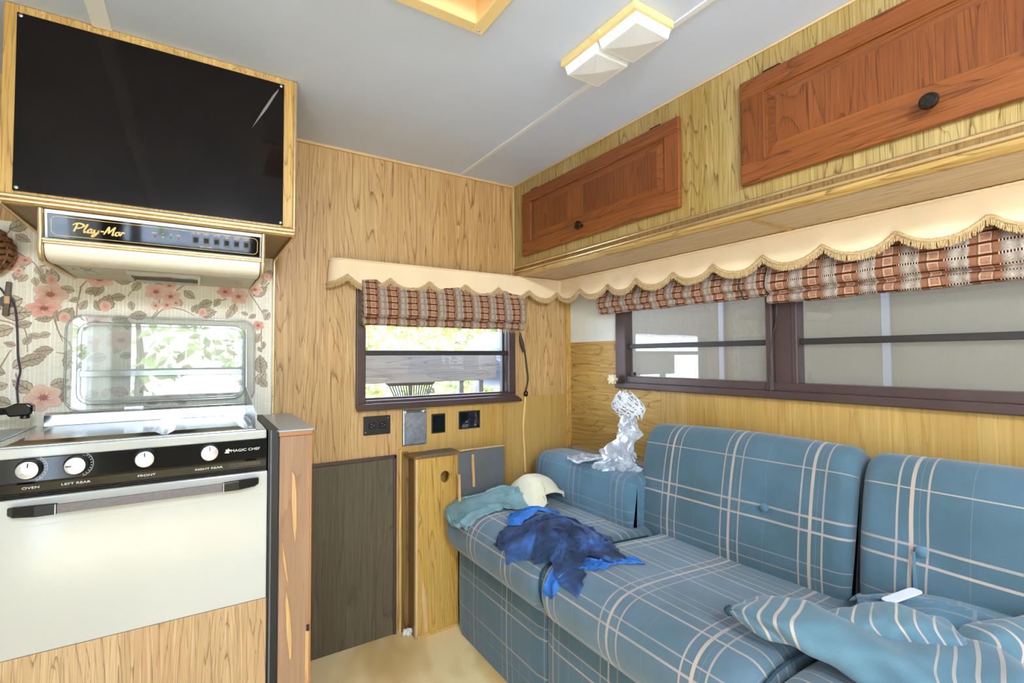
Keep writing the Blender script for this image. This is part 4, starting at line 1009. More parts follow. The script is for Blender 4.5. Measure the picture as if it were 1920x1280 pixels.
for (u0, v0, u1, v1, y, lab) in ((886, 851, 888, 912, 1.895, 'tan wooden stick standing against the slate grey board'), (860, 889, 863, 975, 1.865, 'pale wooden stick at the corner of the oak box cabinet')):
    p0, p1 = on('y', u0, v0, y), on('y', u1, v1, y)
    b = MB(); v = []
    for p in (p1, p0):
        for dx, dy in ((-.006, -.005), (.006, -.005), (.006, .005), (-.006, .005)): v.append((p[0]+dx, p[1]+dy, p[2]))
    b.add(v, [(0, 1, 2, 3), (4, 5, 6, 7), (0, 1, 5, 4), (1, 2, 6, 5), (2, 3, 7, 6), (3, 0, 4, 7)])
    obj('wooden_stick', b, M['pale_wood'], bevel=.0015, label=lab, cat='stick')
# scrap of crumpled paper at the foot of the box
b = MB(); q = on('z', 762, 1189, 0); N_ = 10
G = np.zeros((N_, 2*N_, 3))
for i in range(N_):
    for j in range(2*N_):
        th, ph = PI*(i+.02)/(N_-.96), PI*j/N_; r = .016*(1+.3*math.sin(5*ph+3*th)*math.sin(2*th))
        G[i, j] = (q[0]+r*1.3*math.sin(th)*math.cos(ph), q[1]-.01+r*math.sin(th)*math.sin(ph), .014+r*.8*math.cos(th))
b.grid(G, closed_v=True); obj('paper_scrap', b, M['label'], smooth=25, label='crumpled grey-white scrap on the floor by the oak box cabinet', cat='scrap')

# outlets and plates on the end wall under window 1
def wall_box(u0, v0, u1, v1):
    a, c = on('y', u0, v0, YB), on('y', u1, v1, YB); return a[0], c[0], c[2], a[2]
x0, x1, z0, z1 = wall_box(681, 781, 731, 812)
ol = thing('outlet', ((x0+x1)/2, YB, z0), 'black duplex outlet on the oak wall under the left of the small window', 'outlet')
obj('cover_plate', MB().box(x0, x1, YB-.007, YB-.001, z0, z1), M['outlet'], ol, bevel=.002)
for s in (-1, 1):
    cx = (x0+x1)/2+s*.022; cz = (z0+z1)/2
    r = obj('socket', MB().prism(rounded_rect(cx-.017, cx+.017, cz-.015, cz+.015, .008), 'y', YB-.0085, YB-.006), M['black'], ol, bevel=.0006)
    b = MB(); b.box(cx-.007, cx+.002, YB-.0090, YB-.0084, cz+.005, cz+.007); b.box(cx-.006, cx+.002, YB-.0090, YB-.0084, cz-.007, cz-.005); b.lathe([(.0025, 0), (.0025, .0005), (0, .0005)], (cx+.008, YB-.0085, cz), (0, -1, 0), 10)
    obj('slots', b, M['grey_print'], r)
for sx, sz in ((x0+.008, z0+.012), (x1-.010, z1-.010)):
    obj('screw', MB().lathe([(.0022, 0), (.0018, .001), (0, .0012)], (sx, YB-.007, sz), (0, -1, 0), 10), M['steel'], ol)
x0, x1, z0, z1 = wall_box(755, 769, 799, 830)
mp = thing('metal_plate', ((x0+x1)/2, YB, z0), 'dull silver metal cover plate on the wall under the small window', 'plate')
obj('plate', MB().box(x0, x1, YB-.009, YB-.003, z0, z1), M['steel'], mp, bevel=.003)
obj('frame', MB().box(x0-.004, x1-.004, YB-.005, YB-.003, z0-.004, z1+.002), M['slate'], mp, bevel=.002)
obj('hinge', MB().tube([(x0+.01, YB-.010, z1-.008), (x1-.03, YB-.010, z1-.008)], .005, 10), M['chrome'], mp, smooth=50)
obj('knob', MB().lathe([(.006, 0), (.006, .006), (0, .007)], (x1-.012, YB-.009, z1-.010), (0, -1, 0), 12), M['chrome'], mp, smooth=40)
for (u0, v0, u1, v1, lab) in ((808, 776, 834, 810, 'square black blank plate right of the silver metal plate'), (859, 771, 899, 801, 'wide black plate on the wall under the right of the small window')):
    x0, x1, z0, z1 = wall_box(u0, v0, u1, v1)
    t = thing('wall_plate', ((x0+x1)/2, YB, z0), lab, 'plate')
    obj('frame', MB().box(x0, x1, YB-.006, YB-.0035, z0, z1), M['outlet'], t, bevel=.0015)
    obj('insert', MB().box(x0+.006, x1-.006, YB-.0075, YB-.005, z0+.006, z1-.006), M['black_gloss'], t, bevel=.0008)

# cord with its toggle beside window 1
sc2 = thing('shade_cord', (1.36, YB, .60), 'dark shade cord with toggle and beige tail hanging right of the small window', 'cord')
P_ = [on('y', u, v, YB-.012) for u, v in ((962, 560), (972, 585), (975, 615), (978, 640), (984, 660), (988, 690), (990, 712), (985, 735))]
obj('cord', MB().tube(smooth_path(P_, 5), .0042, 8), M['cord_dark'], sc2, smooth=60)
a, c = on('y', 975, 628, YB-.014), on('y', 982, 660, YB-.014)
obj('toggle', MB().tube([a, a*.7+c*.3, (a+c)/2, a*.3+c*.7, c], .01, 10, rs=[.005, .010, .011, .010, .005]), M['cord_dark'], sc2, smooth=60)
a = on('y', 986, 738, YB-.014); obj('knot', MB().lathe([(.004, -.014), (.010, -.008), (.011, 0), (.009, .01), (.004, .016)], a, (0, 0, 1), 12), M['knob_dark'], sc2, smooth=60)
P_ = [on('y', u, v, YB-.010) for u, v in ((985, 742), (983, 770), (981, 800), (983, 840), (985, 884))]
obj('tail', MB().tube(smooth_path(P_, 5), .006, 8), M['cord_beige'], sc2, smooth=60)

# ================================================================== valance, shades
va = thing('valance', (1.5, 1.9, 1.43), 'cream scalloped valance with tan fringe running round the corner over both windows', 'valance')
VX, VY = 1.559, 1.959
path = []                                              # (x, y, scallop phase)
for a in np.linspace(0, PI/2, 9): path.append((.428+.045*(1-math.cos(a)), YB-.004-(YB-.004-VY)*math.sin(a)))
for x in np.arange(.48, VX-.012, .006): path.append((x, VY))
for a in np.linspace(.1, PI/2, 5): path.append((VX-.012+.012*math.sin(a), VY-.012*(1-math.cos(a))))
for y in np.arange(VY-.014, -.32, -.006): path.append((VX, y))
path = np.array(path)
def phase(x, y): return (x-.486)/.1745 if y > VY-.002 or x < .47 else ((1.247-y)/.1815 if y < 1.9 else .5)
def zbot(x, y):
    if y < VY-.004 and x > 1.5:
        f = ((1.247-y)/.1815) % 1.0
    else: f = ((x-.486)/.1745) % 1.0
    return 1.438+.040*(abs(2*f-1)**2.3)
zb = np.array([zbot(x, y) for x, y in path])
zb = np.convolve(np.pad(zb, 1, 'edge'), [.2, .6, .2], 'valid')
K = 9
G = np.zeros((len(path), K, 3)); nrm = np.gradient(path, axis=0); nrm = np.stack([-nrm[:, 1], nrm[:, 0]], 1); nrm /= np.linalg.norm(nrm, axis=1)[:, None]
nrm = -nrm                                             # towards the room
sarr = np.concatenate([[0], np.cumsum(np.linalg.norm(np.diff(path, axis=0), axis=1))])
for j in range(K):
    t = j/(K-1)
    wob = .0035*np.sin(sarr*19+1.0)*t + .002*np.sin(sarr*47+t*4)*t + .006*t
    G[:, j, :2] = path+nrm*wob[:, None]; G[:, j, 2] = 1.543+(zb-1.543)*t
obj('cloth', MB().grid(G), M['valance'], va, smooth=60, solid=.0022)
bp = G[:, -1, :]+np.concatenate([nrm*.002, np.zeros((len(path), 1))], 1)
obj('edge_braid', MB().tube(bp, .0050, 7, rs=[.0050+.0009*math.sin(i*2.1) for i in range(len(bp))]), M['fringe'], va, smooth=60)
tpth = G[:, 0, :]+np.concatenate([nrm*.003, np.zeros((len(path), 1))], 1); tpth[:, 2] -= .003
obj('top_braid', MB().tube(tpth, .0036, 6, rs=[.0034+.0007*math.sin(i*2.1) for i in range(len(tpth))]), M['valance'], va, smooth=60)
b = MB()
for s in np.arange(.002, sarr[-1]-.002, .0011):
    i = min(len(sarr)-2, int(np.searchsorted(sarr, s))-1); f = (s-sarr[i])/(sarr[i+1]-sarr[i])
    p = bp[i]*(1-f)+bp[i+1]*f; n2 = nrm[i]; t2 = np.array([-n2[1], n2[0]])
    L = .021+rng.uniform(-.002, .002); sway = rng.uniform(-.003, .005); out = rng.uniform(-.002, .005)
    def pt(w, d): return (p[0]+t2[0]*(w+sway*d)+n2[0]*out*d, p[1]+t2[1]*(w+sway*d)+n2[1]*out*d, p[2]-L*d)
    q0 = pt(0, .5); mid = (q0[0]+n2[0]*.0012, q0[1]+n2[1]*.0012, q0[2])
    b.add([pt(-.0012, 0), pt(.0012, 0), pt(.0011, .5), pt(.0010, 1), pt(-.0010, 1), pt(-.0011, .5), mid], [(0, 1, 6), (1, 2, 6), (2, 3, 6), (3, 4, 6), (4, 5, 6), (5, 0, 6)])
obj('fringe', b, M['fringe'], va, kind='stuff')

def shade(name_label, prof, a0, a1, along, m, fringe=False, strap=None):
    """woven shade: closed profile of (depth from the wall, z) swept along the wall"""
    n = 40; P = smooth_path([(d, 0, z) for d, z in prof], 4)
    back = [(.006, 0, prof[-1][1]+.01), (.006, 0, prof[0][1])]
    seq = [(p.x, p.z) for p in P]; arc = [0]
    for i in range(1, len(seq)): arc.append(arc[-1]+math.hypot(seq[i][0]-seq[i-1][0], seq[i][1]-seq[i-1][1]))
    seq += [(p[0], p[2]) for p in back]; arc += [arc[-1]+.05, arc[-1]+.2]
    G = np.zeros((n+1, len(seq), 3)); U = np.zeros((n+1, len(seq), 2))
    for i in range(n+1):
        t = i/n; s = a0+(a1-a0)*t; e = min(t, 1-t)*n
        for j, (d, z) in enumerate(seq):
            w = .0022*math.sin(s*31+j*.6)+.0012*math.sin(s*83+j*.3)
            dd = d+(w if d > .02 else 0)
            zz = z+.0015*math.sin(s*23+j*.2)
            G[i, j] = (s, YB-dd, zz) if along == 'x' else (XR-dd, s, zz)
            U[i, j] = (abs(s-a0)+.02, arc[j])
    b = MB().grid(G, U, closed_v=True); m_ = len(seq)
    b.f += [tuple(range(m_)), tuple(range(n*m_, n*m_+m_))]
    mid = (a0+a1)/2; lo = min(p[1] for p in prof)
    r = thing('roman_shade', (mid, YB-.01, lo) if along == 'x' else (XR-.01, mid, lo), name_label, 'shade', group='woven folded window shades')
    obj('cloth', b, m, r, smooth=45)
    if fringe:
        f = MB()
        for s in np.arange(min(a0, a1)+.01, max(a0, a1)-.01, .0035):
            L = .010+rng.uniform(-.004, .009); sw_ = rng.uniform(-.007, .007); z = prof[-2][1]-.002
            y = YB-prof[-2][0]
            f.add([(s-.0012, y, z+.004), (s+.0012, y, z+.004), (s+sw_+.0006, y-.001, z-L), (s+sw_-.0006, y-.001, z-L)], [(0, 1, 2, 3)])
        obj('ragged_fringe', f, M['fringe'], r, kind='stuff')
    if strap is not None:
        P_ = [(XR-d-.004, strap, z) for d, z in [(q[0], q[1]) for q in prof]]
        obj('strap', MB().tube(smooth_path(P_, 4), .0035, 6), M['cord_dark'], r, smooth=60)
    return r
shade('woven brown shade with ragged lower edge on the small end window',
      [(.030, 1.505), (.050, 1.460), (.072, 1.400), (.080, 1.345), (.078, 1.318), (.060, 1.312), (.066, 1.298), (.064, 1.285), (.050, 1.280), (.042, 1.284)], .545, 1.322, 'x', M['shade'], fringe=True)
shade('shorter woven brown shade rolled up over the left pane of the long window',
      [(.030, 1.50), (.056, 1.460), (.074, 1.415), (.078, 1.385), (.062, 1.372), (.060, 1.360), (.050, 1.350), (.03, 1.352), (.02, 1.36)], 1.715, .905, 'y', M['shade'], strap=.985)
shade('longer woven brown shade in two folds over the right pane of the long window',
      [(.030, 1.50), (.062, 1.455), (.078, 1.405), (.080, 1.375), (.064, 1.362), (.056, 1.358), (.074, 1.345), (.072, 1.330), (.056, 1.322), (.03, 1.326)], .893, -.28, 'y', M['shade_big'])

# ================================================================== sofa
SX = .929
sf = thing('sofa', (1.25, .9, 0), 'blue plaid sofa with two tall back cushions running along the long window wall', 'sofa')
def cushion_profile(front):
    """closed profile (x, z) of a seat cushion: fat front roll, slightly sunken top"""
    return [(.965, .345), (.915, .350), (.878, .385), (.862, .435), (.872, .490), (.905, .525), (.960, .540), (1.05, .541), (1.20, .532), (1.34, .522), (1.46, .515), (1.50, .45), (1.48, .36), (1.20, .345)]
def sweep_cushion(prof, y0, y1, rnd, n=36, k=4, puff=0.0, dents=(), u0=0.0, taper=None):
    P = smooth_path([(x, 0, z) for x, z in prof]+[(prof[0][0], 0, prof[0][1])], k)[:-1]
    P = np.array([(p.x, p.z) for p in P]); c = P.mean(0)
    d = np.roll(P, -1, 0)-np.roll(P, 1, 0); nr = np.stack([d[:, 1], -d[:, 0]], 1); nr /= np.linalg.norm(nr, axis=1)[:, None]
    if ((P-c)*nr).sum() < 0: nr = -nr
    arc = np.concatenate([[0], np.cumsum(np.linalg.norm(np.diff(P, axis=0), axis=1))])
    e = np.concatenate([rnd*(1-np.cos(np.linspace(0, PI/2, 7)))]); L = abs(y1-y0)
    ss = np.concatenate([e, np.linspace(rnd, L-rnd, n)[1:-1], L-e[::-1]])
    m = len(P); G = np.zeros((len(ss), m, 3)); U = np.zeros((len(ss), m, 2))
    for i, s in enumerate(ss):
        q = min(s, L-s); ins = 0.0
        if q < rnd: ins = rnd*(1-math.sqrt(max(0, 1-((rnd-q)/rnd)**2)))
        t = s/L; pf = puff*math.sin(PI*t)
        Q = P+nr*(pf-ins)
        y = y0+(y1-y0)*t
        for j in range(m):
            x, z = Q[j]
            for (dx, dy, dz, r, a) in dents:
                dd = ((x-dx)**2+(y-dy)**2+(z-dz)**2)/(r*r)
                if dd < 6: x += nr[j, 0]*-a*math.exp(-dd); z += nr[j, 1]*-a*math.exp(-dd)
            if taper: x, z = taper(x, y, z, t)
            G[i, j] = (x, y, z); U[i, j] = (u0+s, arc[j])
    b = MB().grid(G, U, closed_v=True)
    b.f += [tuple(range(m)), tuple(range((len(ss)-1)*m, len(ss)*m))]
    return b, G
# base: upholstered front boards
for ya, yb in ((1.872, 1.258), (1.250, .40), (.392, -.30)):
    b = MB(); V = []; U = []
    nY, nZ = 16, 8
    G = np.zeros((nY+1, nZ+1, 3)); UU = np.zeros((nY+1, nZ+1, 2))
    for i in range(nY+1):
        for j in range(nZ+1):
            y = ya+(yb-ya)*i/nY; z = .004+.352*j/nZ; e = min(i, nY-i)/nY
            G[i, j] = (SX-.004*math.sin(PI*j/nZ)+(.010 if e == 0 else 0), y, z); UU[i, j] = (abs(ya-y)+ya, z)
    b.grid(G, UU); 
    B2 = G.copy(); B2[:, :, 0] = SX+.03; m0 = len(b.v); b.grid(B2, UU)
    W_ = nZ+1
    for i in range(nY):
        b.f += [(i*W_, (i+1)*W_, m0+(i+1)*W_, m0+i*W_), (i*W_+nZ, (i+1)*W_+nZ, m0+(i+1)*W_+nZ, m0+i*W_+nZ)]
    for j in range(nZ):
        b.f += [(j, j+1, m0+j+1, m0+j), (nY*W_+j, nY*W_+j+1, m0+nY*W_+j+1, m0+nY*W_+j)]
    obj('base_board', b, M['plaid_base'], sf, smooth=50)
obj('base_core', MB().box(SX+.032, 1.62, -.30, 1.86, .0, .345), M['piping'], sf)
obj('base_piping', MB().tube([(SX-.001, 1.872, .345), (SX-.001, -.30, .345)], .005, 6), M['lip_copper'], sf, smooth=60)
cp_ = cushion_profile(0)
b, G = sweep_cushion(cp_, 1.875, 1.215, .045, u0=.06); obj('seat_cushion', b, M['plaid_seat'], sf, smooth=60, label='short end seat cushion')
b, G = sweep_cushion(cp_, 1.212, .545, .045, u0=.0); obj('seat_cushion', b, M['plaid_seat'], sf, smooth=60)
b, G = sweep_cushion([(x, z-.012) for x, z in cp_], .540, -.28, .05, u0=.15); obj('seat_cushion', b, M['plaid_seat'], sf, smooth=60)
for y in (1.2135, .5425):
    P_ = smooth_path([(x+.016, y, z-(.014 if z > .5 else -.004)) for x, z in cp_[1:10]], 5)
    obj('seam_piping', MB().tube(P_, .0035, 7), M['piping'], sf, smooth=60)
bk = [(1.395, .50), (1.392, .58), (1.405, .70), (1.425, .80), (1.448, .862), (1.490, .892), (1.545, .886), (1.588, .845), (1.60, .76), (1.575, .62), (1.55, .50)]
def tp1(x, y, z, t): return x, z+.012*(t-.5)
b, G = sweep_cushion(bk, 1.300, .590, .035, puff=.010, dents=[(1.405, .81, .705, .05, .012), (1.40, 1.10, .70, .06, .004)], u0=.02, taper=tp1)
obj('back_cushion', b, M['plaid'], sf, smooth=60)
b, G = sweep_cushion(bk, .575, -.22, .035, puff=.010, dents=[(1.405, .44, .705, .05, .012)], u0=.055)
obj('back_cushion', b, M['plaid'], sf, smooth=60)
for y, z, x in ((.81, .705, 1.405), (.44, .70, 1.402)):
    obj('button', MB().lathe([(.011, -.004), (.012, .002), (.009, .006), (0, .0075)], (x-.004, y, z), (-1, 0, .1), 18), M['plaid_plain'], sf, smooth=60)
obj('strap', MB().prism([(.446, .60), (.454, .60), (.454, .695), (.448, .70)], 'x', 1.386, 1.389), M['plaid_plain'], sf, bevel=.001, label='loose fabric strip below the button')
# low plain back at the short end
lb_ = [(1.325, .50), (1.318, .58), (1.325, .66), (1.345, .70), (1.42, .712), (1.52, .70), (1.56, .64), (1.56, .50)]
b, G = sweep_cushion(lb_, 1.870, 1.262, .03, puff=.006, dents=[(1.32, 1.5, .62, .1, .008)], u0=.5)
obj('end_back', b, M['plaid_plain'], sf, smooth=60, label='low plain blue back at the end')

# ================================================================== loose cloth: mass-spring drape
def seat_z(x, y):
    z = np.interp(x, [.80, .862, .872, .905, .96, 1.05, 1.20, 1.34, 1.46], [.36, .435, .49, .525, .540, .541, .532, .522, .515])
    return np.where(y > 1.90, 0.0, z)
def drape(nx, ny, w, h, init, ground, steps=110, iters=6, g=9.8, seed=0, fric=.35, mask=None, stiff=.35):
    r = np.random.default_rng(seed)
    u, v = np.meshgrid(np.linspace(-.5, .5, nx), np.linspace(-.5, .5, ny))
    P = init(u, v, r).astype(float); Q = P.copy(); dx, dy = w/(nx-1), h/(ny-1); dt = 1/60
    dg = math.hypot(dx, dy)
    sets = []
    for o in (0, 1):
        sets.append(((slice(None), slice(o, nx-1, 2)), (slice(None), slice(o+1, nx, 2)), dx, 1.0))
        sets.append(((slice(o, ny-1, 2), slice(None)), (slice(o+1, ny, 2), slice(None)), dy, 1.0))
        sets.append(((slice(o, ny-1, 2), slice(0, nx-1)), (slice(o+1, ny, 2), slice(1, nx)), dg, .5))
        sets.append(((slice(o, ny-1, 2), slice(1, nx)), (slice(o+1, ny, 2), slice(0, nx-1)), dg, .5))
    for o in range(4):
        if o < 2:
            pass
        a = np.arange(o, nx-2, 4); sets.append(((slice(None), a), (slice(None), a+2), 2*dx, stiff))
        a = np.arange(o, ny-2, 4); sets.append(((a, slice(None)), (a+2, slice(None)), 2*dy, stiff))
    for s in range(steps):
        vel = (P-Q)*.94; Q = P.copy(); P = P+vel; P[..., 2] -= g*dt*dt
        for k in range(iters):
            for A, B, L, w_ in sets:
                a, b_ = P[A], P[B]
                m = min(a.shape[0], b_.shape[0]), min(a.shape[1], b_.shape[1]); a = a[:m[0], :m[1]]; b_ = b_[:m[0], :m[1]]
                d = b_-a; l = np.linalg.norm(d, axis=2, keepdims=True)+1e-9
                c = d*(.5*w_*(1-L/l))
                na, nb = a+c, b_-c
                if isinstance(A[1], slice) and isinstance(A[0], slice):
                    ta = P[A]; ta[:m[0], :m[1]] = na; tb = P[B]; tb[:m[0], :m[1]] = nb
                else:
                    P[A] = na; P[B] = nb
            gz = ground(P[..., 0], P[..., 1])+.004
            under = P[..., 2] < gz
            P[..., 2] = np.where(under, gz, P[..., 2])
            for c_ in (0, 1): P[..., c_] = np.where(under, P[..., c_]+(Q[..., c_]-P[..., c_])*fric, P[..., c_])
    return P, u, v
def cloth_obj(name, P, u, v, w, h, m, keep=None, parent=None, thick=.004, **kw):
    b = MB(); ny, nx = P.shape[:2]
    UV = np.stack([u*w+w/2, v*h+h/2], 2); b.grid(P, UV)
    if keep is not None:
        kf = keep(u, v).ravel(); b.f = [f for f in b.f if all(kf[i] for i in f)]
        used = sorted({i for f in b.f for i in f}); mp_ = {o: n for n, o in enumerate(used)}
        b.f = [tuple(mp_[i] for i in f) for f in b.f]; b.v = [b.v[i] for i in used]; b.uv = [b.uv[i] for i in used]
    return obj(name, b, m, parent, smooth=80, solid=thick, subd=1, **kw)
def crumple(cx, cy, sx, sy, rot, z0, amp, fr=5.0):
    def init(u, v, r):
        ph = r.uniform(0, 6, 8); c, s = math.cos(rot), math.sin(rot)
        X = u*sx; Y = v*sy
        z = z0+amp*(np.sin(fr*PI*u+ph[0]+2*np.sin(3*v+ph[1]))*.5+np.sin(fr*1.3*PI*v+ph[2]+2*np.sin(4*u+ph[3]))*.5+.35*np.sin(fr*2.1*PI*(u+v)+ph[4]))
        z = z+r.normal(0, amp*.08, u.shape)
        X = X+amp*.5*np.sin(fr*PI*v+ph[5]); Y = Y+amp*.5*np.sin(fr*PI*u+ph[6])
        return np.stack([cx+c*X-s*Y, cy+s*X+c*Y, z], 2)
    return init
# navy jacket with bright blue lining on the seat
jk = thing('jacket', (1.0, 1.28, .545), 'crumpled navy and bright blue jacket dropped on the sofa seat', 'jacket')
P, u, v = drape(56, 56, .50, .62, crumple(1.0, 1.28, .23, .40, .12, .68, .055, 3.0), lambda x, y: seat_z(x, y)+.065*np.exp(-((x-1.02)**2/.010+(y-1.30)**2/.022)), seed=5, stiff=.12)
cloth_obj('body', P, u, v, .5, .62, M['jacket'], lambda u, v: (abs(u) < .46-.10*np.sin(5*v)) & (abs(v) < .47+.03*np.sin(9*u)) & ~((abs(u) > .28) & (v > .30)), jk)
P, u, v = drape(40, 22, .44, .15, crumple(.980, 1.090, .27, .07, -.50, .60, .014, 3.0), seat_z, seed=9, stiff=.12)
cloth_obj('lining', P, u, v, .44, .15, M['jacket_blue'], lambda u, v: (u*u*4+v*v*4 < .98+.2*np.sin(7*u)), jk, label='bright blue fleece lining')
P, u, v = drape(34, 34, .34, .24, crumple(1.05, 1.48, .20, .16, .2, .70, .03, 4.0), lambda x, y: seat_z(x, y)+.055*np.exp(-((x-1.04)**2+(y-1.44)**2)/.010), seed=12, stiff=.12)
cloth_obj('sleeve', P, u, v, .34, .24, M['jacket_blue'], lambda u, v: (u*u*4+v*v*4 < 1.0), jk, label='bright blue fleece collar')
# faded cloths at the far end of the seat
P, u, v = drape(40, 34, .46, .34, crumple(1.02, 1.755, .36, .22, 0, .64, .02, 3.0), lambda x, y: seat_z(x, np.minimum(y, 1.85))+.055*np.exp(-((x-1.12)**2/.02+(y-1.76)**2/.008)), seed=21, stiff=.2)
cloth_obj('folded_cloth', P, u, v, .46, .34, M['teal_cloth'], lambda u, v: (abs(v) < .5-.35*np.clip(-u-.05, 0, 1)), None, label='faded teal cloth spread at the far left end of the seat', cat='cloth')
P, u, v = drape(30, 30, .26, .26, crumple(1.215, 1.71, .19, .20, .1, .70, .018, 3.0), lambda x, y: seat_z(x, y)+.105*np.exp(-((np.abs(x-1.23)/.085)**4+(np.abs(y-1.72)/.10)**4)), seed=23, stiff=.3)
cloth_obj('folded_cloth', P, u, v, .26, .26, M['cream_cloth'], None, None, label='cream folded cloth lying against the low blue sofa back', cat='cloth')

# loose plaid covers heaped on the right end
def bolster(p0, p1, r0, r1, flat, seed, n=34, k=26, ends=(.1, .35), wr=.006, up=(0, 0, 1)):
    """stuffed cloth tube between two points: elliptical, wrinkled, pinched ends, creased along its length"""
    r = np.random.default_rng(seed); ph = r.uniform(0, 6.28, 12)
    p0, p1 = Vector(p0), Vector(p1); a = (p1-p0); L = a.length; a.normalize()
    s_ = a.cross(Vector(up)).normalized(); t_ = s_.cross(a).normalized()
    G = np.zeros((n+1, k, 3)); U = np.zeros((n+1, k, 2))
    for i in range(n+1):
        t = i/n
        e = 1.0
        if t < ends[0]: e = math.sin(PI/2*max(.02, t/ends[0]))**.6
        if t > 1-ends[1]: e = min(e, math.sin(PI/2*max(.02, (1-t)/ends[1]))**.6)
        rr = (r0+(r1-r0)*t)*e*(1+.06*math.sin(7*t+ph[0]))
        c = p0+a*(L*t)+t_*(.010*math.sin(6*t+ph[1]))
        for j in range(k):
            th = 2*PI*j/k; ct, st = math.cos(th), math.sin(th)
            sq = lambda q: math.copysign(abs(q)**.8, q)
            w = wr*(math.sin(3*th+13*t+ph[2])+.7*math.sin(5*th-21*t+ph[3])+.5*math.sin(2*th+37*t+ph[4]))*e
            w -= wr*2.2*max(0, math.sin(9*t+2*th+ph[5]))**6
            q = c+s_*((rr+w)*sq(ct))+t_*((rr*flat+w*.7)*sq(st))
            G[i, j] = q; U[i, j] = (L*t+.012*math.sin(2*th+ph[6]), rr*th)
    b = MB().grid(G, U, closed_v=True)
    b.f += [tuple(range(k)), tuple(range(n*k, n*k+k))]
    return b
cv = thing('cushion_cover', (1.08, .42, .55), 'loose plaid cushion cover with a dark pointed corner, lowest of the sofa heap', 'cushion cover')
obj('cloth', bolster((.985, .655, .590), (1.205, .215, .575), .050, .105, .56, 31, n=44, ends=(.20, .12), wr=.005), M['plaid_cover2'], cv, smooth=70, subd=1)
obj('zip_corner', MB().lathe([(.004, -.008), (.010, -.002), (.012, .006), (.008, .012), (.003, .016)], (.990, .650, .590), (-.4, .8, .05), 10), M['piping'], cv, smooth=50)
cv = thing('cushion_cover', (1.12, .38, .63), 'plaid cushion cover with pale stripes and a squared corner lying on top of the heap', 'cushion cover')
obj('cloth', bolster((1.080, .525, .605), (1.225, .325, .608), .046, .054, .62, 37, n=40, ends=(.25, .06), wr=.003), M['plaid_cover'], cv, smooth=70, subd=1)
cv = thing('cushion_cover', (1.24, .24, .60), 'rolled plaid cushion cover bulging at the right edge of the heap', 'cushion cover')
obj('cloth', bolster((1.225, .345, .600), (1.44, .08, .605), .052, .072, .70, 41, n=34, ends=(.2, .2), wr=.004), M['plaid_cover'], cv, smooth=70, subd=1)
P, u, v = drape(46, 46, .50, .46, crumple(1.31, .34, .30, .44, .2, .66, .02, 4.0), lambda x, y: seat_z(x, y)+.095*np.exp(-((x-1.40)**4/.0004+(y-.26)**4/.007)), seed=33, stiff=.25)
cloth_obj('flat_cover', P, u, v, .5, .46, M['plaid_plain'], None, None, label='plain blue cover spread flat against the near back cushion behind the heap', cat='cloth')
near = P.reshape(-1, 3); near = near[np.hypot(near[:, 0]-1.335, near[:, 1]-.455) < .040]
cf = np.linalg.lstsq(np.c_[near[:, :2], np.ones(len(near))], near[:, 2], rcond=None)[0]      # the cloth's own slope under the tag
nz = Vector((-cf[0], -cf[1], 1)).normalized(); qz = float(cf[0]*1.335+cf[1]*.455+cf[2])
hi = float(np.max(near[:, 2]-(near[:, :2] @ cf[:2]+cf[2])))
ax = Vector((.84, -.54, 0)); ax = (ax-nz*ax.dot(nz)).normalized()
b = MB().prism(rounded_rect(-.040, .040, -.018, .018, .010), 'z', 0, .002)
b.rot(Matrix.Translation(Vector((1.335, .455, qz))+nz*(.003+.5*hi)) @ Matrix((ax, nz.cross(ax), nz)).transposed().to_4x4())
obj('paper_tag', b, M['paper'], label='small white paper tag on the blue cover at the near back cushion', cat='tag')

# crumpled clear film and a white wicker bundle at the corner of the tall back cushion
r_ = np.random.default_rng(4); n, k = 34, 22
spine = smooth_path([(1.395, 1.43, .695), (1.40, 1.40, .74), (1.41, 1.385, .79), (1.425, 1.37, .84), (1.430, 1.372, .870), (1.440, 1.372, .918)], 8)
G = np.zeros((len(spine), k, 3)); ph = r_.uniform(0, 6, 10)
for i, c in enumerate(spine):
    t = i/(len(spine)-1); rad = .060*(1-t)**1.5+.028+.010*math.sin(11*t)+.010*max(0, t-.8)*5
    for j in range(k):
        th = 2*PI*j/k
        f = 1+.28*math.sin(3*th+9*t+ph[0])+.22*math.sin(5*th-14*t+ph[1])+.15*math.sin(9*th+23*t+ph[2])+r_.normal(0, .06)
        G[i, j] = (c.x+rad*f*.55*math.cos(th), c.y+rad*f*math.sin(th), c.z+.012*math.sin(4*th+ph[3])*(1 if 0 < i < len(spine)-1 else .6))
fl_ = obj('plastic_film', MB().grid(G, closed_v=True), M['film'], smooth=30, label='crumpled clear plastic film gathered upright at the left corner of the tall back cushion', cat='plastic film')
P, u, v = drape(30, 26, .30, .22, crumple(1.40, 1.545, .20, .20, .0, .76, .02, 4.0), lambda x, y: np.where(x > 1.32, .715, .52)+.03*np.exp(-((y-1.42)**2)/.004), seed=44, stiff=.12, steps=70)
cloth_obj('skirt', P, u, v, .3, .22, M['film'], lambda u, v: u*u*4+v*v*4 < 1.0, fl_, thick=.001)
wb = thing('wicker_bundle', (1.445, 1.385, .93), 'white woven wicker bundle sticking up out of the plastic film above the sofa', 'wicker')
c0 = Vector((1.445, 1.388, .955))
def wpt3(a, h): rr = .066*(1-.70*max(0, h))*(1 if h > -.2 else 1+.6*(h+.2)); return c0+Vector((rr*.75*math.cos(a), rr*1.15*math.sin(a)+.02*h, .060*h))
